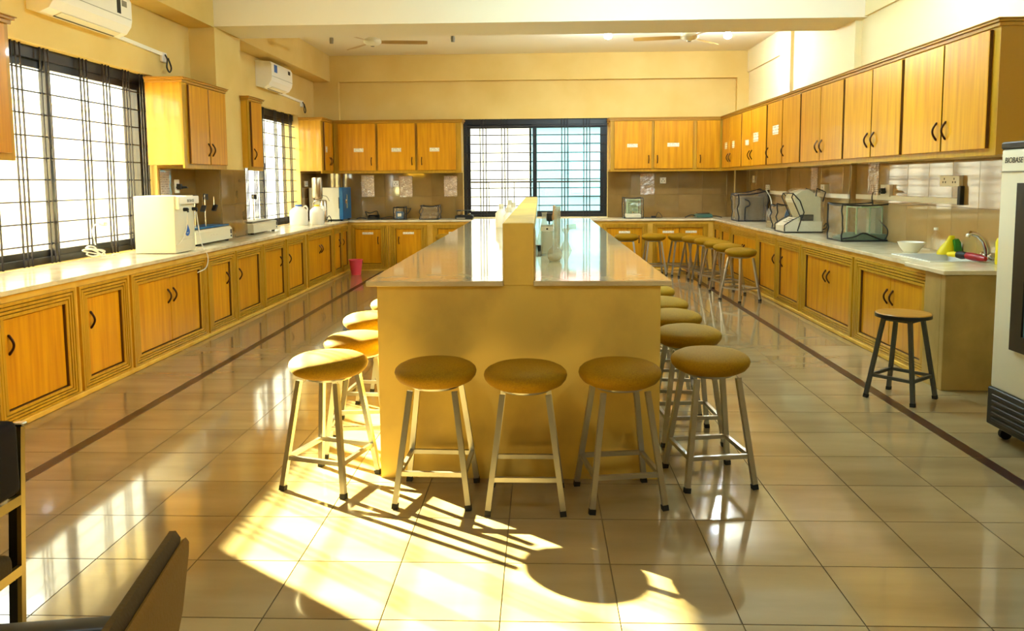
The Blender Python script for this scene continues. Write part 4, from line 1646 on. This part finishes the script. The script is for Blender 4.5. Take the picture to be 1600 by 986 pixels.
# right side covered balance
r = thing('analytical_balance', 'glass-sided balance under a clear cover right of the end window', 'balance', (1.53, YI, ZS))
mb = MB()
mb.box(-0.12, 0.12, -0.13, 0.12, 0.0, 0.075, 0.015)
mb.build('casing', M['white'], r)
mb = MB()
mb.box(-0.10, 0.10, 0.06, 0.11, 0.075, 0.30, 0.006)
mb.build('rear_column', M['paleteal'], r)
mb = MB()
mb.box(-0.11, 0.11, -0.11, 0.115, 0.295, 0.31)
mb.box(-0.11, -0.10, -0.11, -0.10, 0.075, 0.295)
mb.box(0.10, 0.11, -0.11, -0.10, 0.075, 0.295)
mb.build('draft_shield_frame', M['paleteal'], r)
mb = MB()
mb.lathe([(0.015, 0.075), (0.015, 0.10), (0.05, 0.102), (0.05, 0.107), (0, 0.107)], 16)
mb.build('pan', M['chrome'], r, 40)
cover_box(r, -0.155, 0.155, -0.15, 0.14, 0.0, 0.34, 0.014, 'cover', pip=0.006)
# adaptor
r = thing('power_adaptor', 'small black adaptor with a looped cable right of the covered balance', 'adaptor', (1.88, YI, ZS))
mb = MB()
mb.box(-0.05, 0.03, -0.03, 0.03, 0.0, 0.035, 0.008)
mb.build('brick', M['dark'], r)
mb = MB()
mb.tube([(0.03, 0, 0.02), (0.06, 0.0, 0.09), (0.10, 0.0, 0.07), (0.13, 0.0, 0.01), (0.05, -0.04, 0.006), (-0.16, -0.03, 0.008)], 0.005, 6, True, 5)
mb.build('cable', M['dark'], r, 60)
# flat digital scale
r = thing('digital_scale', 'low silver-teal digital scale in the end wall corner beyond the stools', 'scale', (2.68, YI - 0.02, ZS))
mb = MB()
mb.prism([(-0.11, 0.01), (-0.11, 0.03), (-0.03, 0.06), (0.11, 0.06), (0.11, 0.01)], -0.13, 0.13, 'yz')
mb.build('casing', M['teal'], r)
mb = MB()
mb.box(-0.10, 0.10, -0.02, 0.10, 0.062, 0.085, 0.006)
mb.build('pan', M['stain'], r)
mb = MB()
mb.tube([(-0.13, 0.02, 0.03), (-0.2, 0.0, 0.05), (-0.30, 0.0, 0.008)], 0.009, 6, True, 5)
mb.tube([(0.13, 0.02, 0.03), (0.2, 0.0, 0.03), (0.30, -0.02, 0.008)], 0.007, 6, True, 5)
mb.build('cable', M['dark'], r, 60)
# vinyl-covered instrument in the right corner
r = thing('covered_instrument', 'bulky brown instrument under dull vinyl with black edges in the corner', 'instrument', (3.13, 11.95, ZS))
mb = MB()
mb.box(-0.15, 0.19, -0.17, 0.17, 0.02, 0.36, 0.02, 2)
mb.build('casing', mat('grey_brown_casing', '#6c6244', 0.5), r)
mb = MB()
mb.box(-0.17, -0.03, -0.12, 0.12, 0.02, 0.20, 0.015)
mb.build('front_block', M['grey'], r)
mb = MB()
mb.box(0.20, 0.225, -0.19, 0.19, 0.0, 0.46, 0.01)
mb.build('dark_back', M['dark'], r)
co = cover_box(r, -0.19, 0.225, -0.2, 0.2, 0.0, 0.47, 0.03, 'cover_dull', pip=0.009, slope=0.06)
mb = MB()
mb.tube([(-0.10, -0.21, 0.01), (-0.10, -0.215, 0.14), (-0.09, -0.21, 0.21), (-0.03, -0.20, 0.24), (-0.04, -0.2, 0.30), (-0.10, -0.19, 0.33)], 0.008, 6, True, 5)
mb.build('seam_cord', M['dark'], r, 60)
# bag and bottle
r = thing('wash_bottle', 'cloudy plastic bottle with a thin spout between the covered instruments', 'bottle', (2.98, 10.25, ZS))
mb = MB()
mb.lathe([(0, 0), (0.055, 0), (0.06, 0.01), (0.06, 0.19), (0.045, 0.23), (0.024, 0.25), (0.024, 0.28), (0, 0.28)], 20)
mb.build('body', M['cover_dull'], r, 50)
mb = MB()
mb.tube([(0, 0, 0.28), (0.0, 0.0, 0.33), (-0.02, 0.0, 0.40), (-0.07, 0.0, 0.48)], 0.006, 8, True, 4)
mb.build('spout', M['white'], r, 60)
r = thing('plastic_pouch', 'clear blue-tinged plastic hood standing beside the white covered machine', 'bag', (3.10, 9.95, ZS))
mb = MB()
mb.box(-0.10, 0.12, -0.05, 0.09, 0.0, 0.05, 0.01)
mb.build('contents', M['white'], r)
mb = MB()
mb.beam((-0.06, -0.03, 0.04), (0.0, -0.03, 0.24), 0.05, 0.015)
mb.build('blue_leaflet', M['blue'], r)
cover_box(r, -0.16, 0.16, -0.10, 0.12, 0.0, 0.32, 0.035, 'cover', pip=0.008)

# white covered machine (front faces -x)
r = thing('covered_microtome', 'tall white angular machine under clear vinyl with black piping', 'instrument', (2.86, 9.20, ZS))
mb = MB()
mb.prism([(-0.02, 0.01), (-0.02, 0.08), (0.02, 0.11), (0.13, 0.17), (0.13, 0.13), (0.40, 0.13), (0.40, 0.01)], 0.0, 0.36, 'xz')
mb.build('base', M['white'], r)
mb = MB()
mb.prism([(0.20, 0.13), (0.16, 0.20), (0.08, 0.38), (0.09, 0.43), (0.16, 0.48), (0.24, 0.50), (0.30, 0.46), (0.38, 0.40), (0.39, 0.13)], 0.01, 0.35, 'xz')
mb.build('head', M['cream'], r)
mb = MB()
mb.box(0.15, 0.30, -0.004, 0.002, 0.14, 0.21)
mb.build('window', M['dark'], r)
mb = MB()
for i in range(3):
    mb.beam((0.035 + 0.03 * i, 0.06, 0.121 + 0.0165 * i), (0.035 + 0.03 * i, 0.22, 0.121 + 0.0165 * i), 0.02, 0.006)
mb.build('keypad', M['grey'], r)
mb = MB()
for yy in (-0.008, 0.368):
    mb.tube([(-0.03, yy, 0.02), (-0.03, yy, 0.09), (0.06, yy, 0.15), (0.145, yy, 0.19), (0.10, yy, 0.29), (0.045, yy, 0.41), (0.06, yy, 0.455)], 0.007, 6)
    mb.tube([(0.06, yy, 0.455), (0.14, yy, 0.37), (0.19, yy, 0.235), (0.15, yy, 0.13), (0.12, yy, 0.02)], 0.007, 6)
    mb.tube([(0.40, yy, 0.36), (0.43, yy, 0.47), (0.33, yy, 0.51), (0.32, yy, 0.42)], 0.007, 6)
    mb.tube([(-0.03, yy, 0.008), (0.41, yy, 0.008)], 0.007, 6)
mb.tube([(-0.03, -0.008, 0.008), (-0.03, 0.368, 0.008)], 0.007, 6)
mb.tube([(0.06, -0.008, 0.455), (0.06, 0.368, 0.455)], 0.007, 6)
mb.build('piping', M['dark'], r, 60)
mb = MB()
side = [(-0.03, 0.01), (-0.03, 0.09), (0.06, 0.15), (0.145, 0.19), (0.06, 0.455), (0.17, 0.515), (0.30, 0.50), (0.42, 0.47), (0.41, 0.01)]
mb.prism(side, -0.008, 0.368, 'xz')
mb.build('vinyl_cover', M['cover'], r)
mb = MB()
mb.tube([(0.41, 0.05, 0.02), (0.46, 0.02, 0.06), (0.45, 0.0, 0.11), (0.43, 0.03, 0.07)], 0.006, 6, True, 5)
mb.build('cable', M['dark'], r, 60)

# green balance
r = thing('analytical_balance', 'green-based glass balance under a clear cover on the sink bench', 'balance', (3.22, 8.05, ZS))
mb = MB()
mb.prism([(-0.20, 0.005), (-0.20, 0.03), (-0.06, 0.075), (0.20, 0.07), (0.20, 0.005)], -0.19, 0.15, 'xz')
mb.build('base', M['teal'], r)
mb = MB()
mb.box(0.12, 0.18, -0.10, 0.12, 0.07, 0.33, 0.006)
mb.build('rear_column', M['paleteal'], r)
mb = MB()
mb.box(-0.08, 0.18, -0.13, 0.13, 0.33, 0.345)
for (xx, yy) in ((-0.08, -0.13), (-0.08, 0.118), (0.05, -0.13), (0.168, -0.13)):
    mb.box(xx, xx + 0.012, yy, yy + 0.012, 0.07, 0.33)
mb.build('draft_shield_frame', M['paleteal'], r)
mb = MB()
mb.box(-0.078, 0.178, -0.128, -0.124, 0.075, 0.33)
mb.build('glass_side', M['lab_glass'], r)
mb = MB()
mb.lathe([(0.015, 0.07), (0.015, 0.10), (0.05, 0.102), (0.05, 0.107), (0, 0.107)], 16)
mb.build('pan', M['chrome'], r, 40)
mb = MB()
mb.box(-0.14, -0.06, -0.205, -0.203, 0.34, 0.36)
mb.build('tag', M['white'], r)
cover_box(r, -0.245, 0.215, -0.205, 0.165, 0.0, 0.37, 0.018, 'cover', pip=0.008)
mb = MB()
mb.tube([(-0.24, -0.21, 0.03), (-0.12, -0.215, 0.05), (-0.04, -0.22, 0.085), (0.06, -0.22, 0.05), (0.15, -0.215, 0.015), (0.21, -0.21, 0.01)], 0.008, 6, True, 4)
mb.build('hem_cord', M['dark'], r, 60)

# bowl, bottles, brush, tap
r = thing('bowl', 'white bowl standing on the worktop beside the sink', 'bowl', (3.13, 6.72, ZS))
mb = MB()
mb.lathe([(0, 0.0), (0.055, 0.0), (0.06, 0.006), (0.09, 0.045), (0.108, 0.085), (0.104, 0.086), (0.085, 0.05), (0.05, 0.014), (0, 0.012)], 28)
o = mb.build('basin', M['white'], r, 50)
r = thing('clear_bottle', 'empty clear plastic bottle behind the sink near the bowl', 'bottle', (3.36, 6.78, ZS))
mb = MB()
mb.lathe([(0, 0), (0.036, 0), (0.038, 0.01), (0.036, 0.07), (0.038, 0.13), (0.016, 0.165), (0.016, 0.185), (0, 0.185)], 18)
mb.build('body', M['cover'], r, 50)
mb = MB()
mb.lathe([(0, 0.18), (0.018, 0.18), (0.018, 0.2), (0, 0.2)], 12)
mb.build('cap', M['white'], r, 40)
r = thing('detergent_pouch', 'crumpled yellow and green detergent pouch propped behind the sink', 'pouch', (3.33, 6.50, ZS))
mb = MB()
mb.lathe([(0.0, 0.0), (0.075, 0.0), (0.08, 0.02), (0.06, 0.06), (0.03, 0.11), (0.022, 0.15), (0.0, 0.155)], 10, (-0.02, 0, 0))
for v in mb.bm.verts:
    v.co.y *= 0.55
    v.co.x += random.uniform(-0.008, 0.008) + v.co.z * 0.25
mb.build('pouch', M['yellow'], r, 70)
mb = MB()
mb.prism([(0.03, 0.0), (0.085, 0.005), (0.07, 0.10), (0.05, 0.13), (0.02, 0.12)], -0.05, 0.0, 'xz')
mb.build('scouring_pad', M['green'], r)
r = thing('sink_tap', 'chrome swan-neck tap rising behind the sink', 'tap', (3.36, 6.0, ZS))
mb = MB()
mb.lathe([(0, 0), (0.032, 0), (0.032, 0.012), (0.02, 0.02), (0.02, 0.055), (0, 0.06)], 16)
mb.build('body', M['chrome'], r, 40)
mb = MB()
mb.tube([(0, 0, 0.05), (-0.005, 0.0, 0.09), (-0.03, 0, 0.15), (-0.08, 0, 0.195), (-0.13, 0, 0.205), (-0.15, 0, 0.19), (-0.153, 0, 0.175)], [0.022, 0.022, 0.021, 0.019, 0.018, 0.017, 0.017], 12)
mb.build('spout', M['chrome'], r, 60)
for sy in (-1, 1):
    mb = MB()
    mb.tube([(0, sy * 0.015, 0.035), (0, sy * 0.06, 0.04)], 0.012, 8)
    mb.lathe([(0, -0.015), (0.02, -0.012), (0.024, 0), (0.02, 0.012), (0, 0.015)], 10, (0, sy * 0.065, 0.04), axis='y')
    mb.build('knob', M['chrome'], r, 50)
r = thing('dish_brush', 'red-handled brush with black bristles lying across the sink edge', 'brush', (0, 0, ZS))
mb = MB()
mb.tube([(3.19, 5.97, 0.040), (3.21, 5.925, 0.036), (3.235, 5.87, 0.032), (3.25, 5.82, 0.028)], [0.026, 0.030, 0.026, 0.016], 12)
mb.build('grip', M['crim'], r, 60)
mb = MB()
mb.tube([(3.15, 6.03, 0.042), (3.17, 6.0, 0.041), (3.19, 5.97, 0.040)], [0.024, 0.032, 0.026], 12)
mb.build('bristles', M['dark'], r, 60)
mb = MB()
mb.tube([(3.115, 6.09, 0.040), (3.135, 6.055, 0.042), (3.15, 6.03, 0.042)], [0.016, 0.022, 0.02], 12)
mb.build('tip', M['yellow'], r, 60)
r = thing('soap_bottle', 'tall yellow soap bottle with green cap half hidden by the refrigerator', 'bottle', (3.30, 5.72, ZS))
mb = MB()
mb.lathe([(0, 0), (0.036, 0), (0.038, 0.01), (0.038, 0.16), (0.03, 0.185), (0.016, 0.195), (0, 0.195)], 18)
mb.build('body', M['yellow'], r, 50)
mb = MB()
mb.lathe([(0, 0.195), (0.016, 0.195), (0.014, 0.225), (0, 0.228)], 12)
mb.build('cap', M['green'], r, 40)

# ------------------------------------------------------------------ glassware on the island
r = thing('round_flask', 'round clear flask lying nearest the viewer on the island top', 'flask', (0.085, 4.62, IZ))
mb = MB()
mb.lathe([(0, 0.0), (0.03, 0.002), (0.043, 0.02), (0.046, 0.045), (0.038, 0.07), (0.02, 0.085), (0.012, 0.095), (0.012, 0.13), (0.016, 0.133)], 24, close=False)
mb.build('bulb', M['lab_glass'], r, 60)
mb = MB()
mb.lathe([(0, 0.004), (0.03, 0.006), (0.042, 0.02), (0.042, 0.026), (0, 0.026)], 24)
mb.build('liquid', M['cover_dull'], r, 60)
r = thing('beaker', 'tall cloudy beaker with a white label band on the island', 'beaker', (0.045, 5.02, IZ))
mb = MB()
mb.lathe([(0, 0), (0.036, 0), (0.04, 0.006), (0.04, 0.19), (0.043, 0.195), (0.04, 0.195), (0.038, 0.19), (0.038, 0.008), (0, 0.006)], 24)
mb.build('wall', M['lab_glass'], r, 50)
mb = MB()
mb.lathe([(0.0405, 0.155), (0.0412, 0.155), (0.0412, 0.185), (0.0405, 0.185)], 24, close=False)
mb.build('label_band', M['white'], r, 50)
mb = MB()
mb.box(-0.006, 0.006, -0.0425, -0.0405, 0.165, 0.175)
mb.build('mark', M['ink'], r)
r = thing('measuring_cylinder', 'tall graduated glass cylinder on the island, beside the cloudy beaker', 'cylinder', (0.115, 5.25, IZ))
mb = MB()
mb.lathe([(0, 0), (0.034, 0), (0.034, 0.008), (0.022, 0.014), (0.022, 0.30), (0.025, 0.305), (0.021, 0.305), (0.020, 0.016), (0, 0.014)], 20)
mb.build('tube', M['lab_glass'], r, 50)
mb = MB()
for i in range(16):
    mb.box(0.008, 0.018 if i % 4 else 0.021, -0.0225, -0.0205, 0.05 + i * 0.015, 0.0515 + i * 0.015)
mb.build('graduation', M['ink'], r)
r = thing('conical_flask', 'clear conical flask standing behind the cloudy beaker', 'flask', (0.03, 5.5, IZ))
mb = MB()
mb.lathe([(0, 0), (0.06, 0), (0.064, 0.008), (0.06, 0.03), (0.018, 0.19), (0.016, 0.245), (0.021, 0.255)], 24, close=False)
mb.build('wall', M['lab_glass'], r, 60)
r = thing('reagent_bottle', 'clear glass reagent bottle with an amber dropper on the island', 'bottle', (0.105, 5.75, IZ))
mb = MB()
mb.lathe([(0, 0), (0.034, 0), (0.036, 0.01), (0.036, 0.13), (0.02, 0.16), (0.014, 0.17), (0.014, 0.20), (0, 0.20)], 20)
mb.build('body', M['lab_glass'], r, 50)
mb = MB()
mb.lathe([(0, 0.19), (0.018, 0.19), (0.02, 0.215), (0.012, 0.24), (0.012, 0.29), (0, 0.295)], 14)
mb.build('stopper', mat('amber_rubber', '#c89a6a', 0.5), r, 50)
r = thing('rubber_stopper', 'small black rubber bung resting on the island near the flasks', 'stopper', (0.0, 5.32, IZ))
mb = MB()
mb.lathe([(0, 0), (0.018, 0), (0.022, 0.04), (0, 0.04)], 14)
mb.build('bung', M['dark'], r, 40)
r = thing('tube_rack', 'small black test tube holder behind the beaker on the island', 'rack', (0.07, 5.95, IZ))
mb = MB()
mb.box(-0.025, 0.025, -0.02, 0.02, 0.0, 0.015)
mb.box(-0.025, 0.025, -0.02, 0.02, 0.17, 0.23)
mb.box(-0.006, 0.006, -0.006, 0.006, 0.015, 0.17)
mb.build('stand', M['dark'], r)
r = thing('funnel_stand', 'small clear funnel on a tilted stand, rightmost of the island glassware', 'funnel', (0.19, 5.35, IZ))
mb = MB()
mb.lathe([(0.045, 0.0), (0.012, 0.07), (0.010, 0.11), (0.03, 0.15)], 16, (-0.015, 0, 0), close=False)
mb.build('neck', M['lab_glass'], r, 60)
mb = MB()
mb.beam((-0.01, 0, 0.160), (0.055, 0, 0.165), 0.05, 0.035)
mb.build('clip', M['lab_glass'], r)
# white plastics on the window side of the divider
for k, (x, y, h, rr, lab) in enumerate(((-0.30, 7.6, 0.22, 0.055, 'white plastic bottle against the island divider, nearest of the white plastics'),
                                        (-0.40, 8.1, 0.24, 0.06, 'white plastic bottle on the island, standing out furthest from the divider'),
                                        (-0.28, 8.3, 0.25, 0.055, 'white plastic bottle tucked behind the nearest one against the divider'),
                                        (-0.34, 8.9, 0.26, 0.06, 'white plastic bottle furthest along the island divider'))):
    r = thing('white_bottle', lab, 'bottle', (x, y, IZ), 0, 'white plastic bottles on the island')
    mb = MB()
    mb.lathe([(0, 0), (rr * 0.95, 0), (rr, 0.01), (rr, h * 0.6), (rr * 0.5, h * 0.75), (rr * 0.35, h * 0.8), (0, h * 0.8)], 18)
    mb.build('body', M['white'], r, 50)
    mb = MB()
    mb.lathe([(0, h * 0.795), (rr * 0.42, h * 0.795), (rr * 0.40, h), (0, h)], 14)
    mb.build('cap', M['cream'], r, 40)

# ------------------------------------------------------------------ refrigerator (front faces -x)
fr = thing('lab_refrigerator', 'tall white laboratory refrigerator with black base, cut by the picture edge', 'refrigerator', (2.52, 4.41, 0), -PI / 2)
FW, FD, FH = 0.80, 0.66, 1.60
mb = MB()
mb.box(0, FW, 0.0, FD, 0.285, FH, 0.012, 2)
mb.build('cabinet', M['cream'], fr, 40)
mb = MB()
mb.box(-0.003, FW + 0.003, -0.012, FD, 0.075, 0.287, 0.006)
mb.build('base', M['dark'], fr)
for k in range(5):
    mb = MB()
    mb.box(0.05, FW - 0.05, -0.020, -0.010, 0.105 + 0.033 * k, 0.122 + 0.033 * k, 0.003)
    mb.build('louver', M['black'], fr)
mb = MB()
mb.box(0.004, FW - 0.004, -0.004, 0.0005, 1.476, 1.484)
mb.build('panel_seam', M['grey'], fr)
mb = MB()
mb.ring((0.19, FW - 0.06, 0.535, 1.42), (0.29, FW - 0.16, 0.62, 1.335), [(0, 0.0), (0, -0.022), (1, -0.022), (1, 0.0)])
dr = mb.build('door', M['black'], fr)
mb = MB()
mb.box(0.29, FW - 0.16, -0.012, -0.006, 0.62, 1.335)
mb.build('glass', M['outglass'], dr)
mb = MB()
mb.box(0.0, FW, -0.006, FD, FH, FH + 0.04, 0.008)
mb.build('top_cap', M['dark'], fr)
text('BIOBASE', 0.042, M['ink'], fr, (0.115, -0.0015, 1.54), (PI / 2, 0, 0), italic=0.15)
for (xx, yy) in ((0.06, 0.06), (FW - 0.06, 0.06), (0.06, FD - 0.06), (FW - 0.06, FD - 0.06)):
    mb = MB()
    mb.lathe([(0, -0.012), (0.032, -0.012), (0.032, 0.012), (0, 0.012)], 18, (xx, yy, 0.032), axis='x')
    c = mb.build('caster', M['rubber'], fr, 40)
    mb = MB()
    mb.box(xx - 0.02, xx + 0.02, yy - 0.02, yy + 0.02, 0.062, 0.078)
    mb.build('caster_plate', M['chrome'], c)

# ------------------------------------------------------------------ chairs in the foreground
ch = thing('office_chair', 'dark padded chair with worn gold frame at the picture edge', 'chair', (-1.27, 1.59, 0), 0)
mb = MB()
mb.box(-0.055, 0.012, -0.215, 0.218, 0.700, 0.885, 0.02, 3)
mb.build('backrest', M['leather'], ch, 50)
for yy in (-0.235, 0.232):
    mb = MB()
    mb.beam((-0.046, yy, 0.0), (0.004, yy, 0.87), 0.011, 0.016)
    po = mb.build('leg', M['brass'], ch)
    mb = MB()
    mb.beam((-0.062, yy, 0.02), (-0.014, yy, 0.84), 0.022, 0.014)
    mb.build('black_inset', M['dark'], po)
    mb = MB()
    mb.box(-0.012, 0.016, yy - 0.010, yy + 0.010, 0.862, 0.872, 0.003)
    mb.build('end_cap', M['chrome'], po)
for yy in (-0.235, 0.232):
    mb = MB()
    mb.beam((-0.46, yy, 0.0), (-0.44, yy, 0.48), 0.018, 0.03)
    mb.build('leg', M['brass'], ch)
    mb = MB()
    mb.beam((-0.45, yy, 0.47), (-0.03, yy, 0.485), 0.018, 0.025)
    mb.build('seat_rail', M['brass'], ch)
for z_ in (0.680, 0.50):
    mb = MB()
    mb.beam((-0.046 + 0.05 * z_ / 0.87, -0.235, z_), (-0.046 + 0.05 * z_ / 0.87, 0.225, z_), 0.012, 0.024)
    mb.build('cross_bar', M['brass'], ch)
mb = MB()
mb.box(-0.50, -0.012, -0.22, 0.205, 0.49, 0.555, 0.02, 3)
mb.build('seat', M['chair'], ch, 50)

ch = thing('armchair', 'brown upholstered armchair with black arms, closest to the viewer', 'chair', (-0.545, 1.005, 0), math.radians(9.5))
mb = MB()
mb.prism([(-0.150, 0.46), (-0.095, 0.60), (-0.054, 0.74), (-0.040, 0.84), (-0.036, 0.868), (-0.028, 0.880), (-0.018, 0.880), (-0.011, 0.868), (-0.012, 0.84),
          (-0.026, 0.74), (-0.060, 0.60), (-0.115, 0.46)], -0.222, 0.222, 'xz')
mb.build('backrest', M['chair'], ch, 50)
mb = MB()
mb.prism([(-0.113, 0.46), (-0.0585, 0.60), (-0.0245, 0.74), (-0.011, 0.84), (-0.010, 0.862), (-0.004, 0.866), (0.001, 0.858), (0.0, 0.84), (-0.014, 0.74), (-0.045, 0.60), (-0.10, 0.44)], -0.226, 0.226, 'xz')
mb.build('back_shell', M['chair_rear'], ch, 40)
mb = MB()
mb.box(-0.60, -0.12, -0.225, 0.225, 0.42, 0.50, 0.025, 3)
mb.build('seat', M['chair'], ch, 50)
for sy in (-1, 1):
    mb = MB()
    mb.box(-0.56, -0.15, sy * 0.31 - 0.025, sy * 0.31 + 0.025, 0.655, 0.685, 0.008, 2)
    ar = mb.build('armrest', M['dark'], ch, 50)
    mb = MB()
    mb.beam((-0.54, sy * 0.31, 0.66), (-0.54, sy * 0.31, 0.0), 0.03, 0.03)
    mb.beam((-0.19, sy * 0.31, 0.66), (-0.16, sy * 0.31, 0.0), 0.03, 0.03)
    mb.beam((-0.54, sy * 0.31, 0.42), (-0.17, sy * 0.31, 0.42), 0.03, 0.03)
    mb.beam((-0.34, sy * 0.31, 0.42), (-0.34, sy * 0.20, 0.43), 0.03, 0.03)
    mb.build('arm_frame', M['dark'], ar)
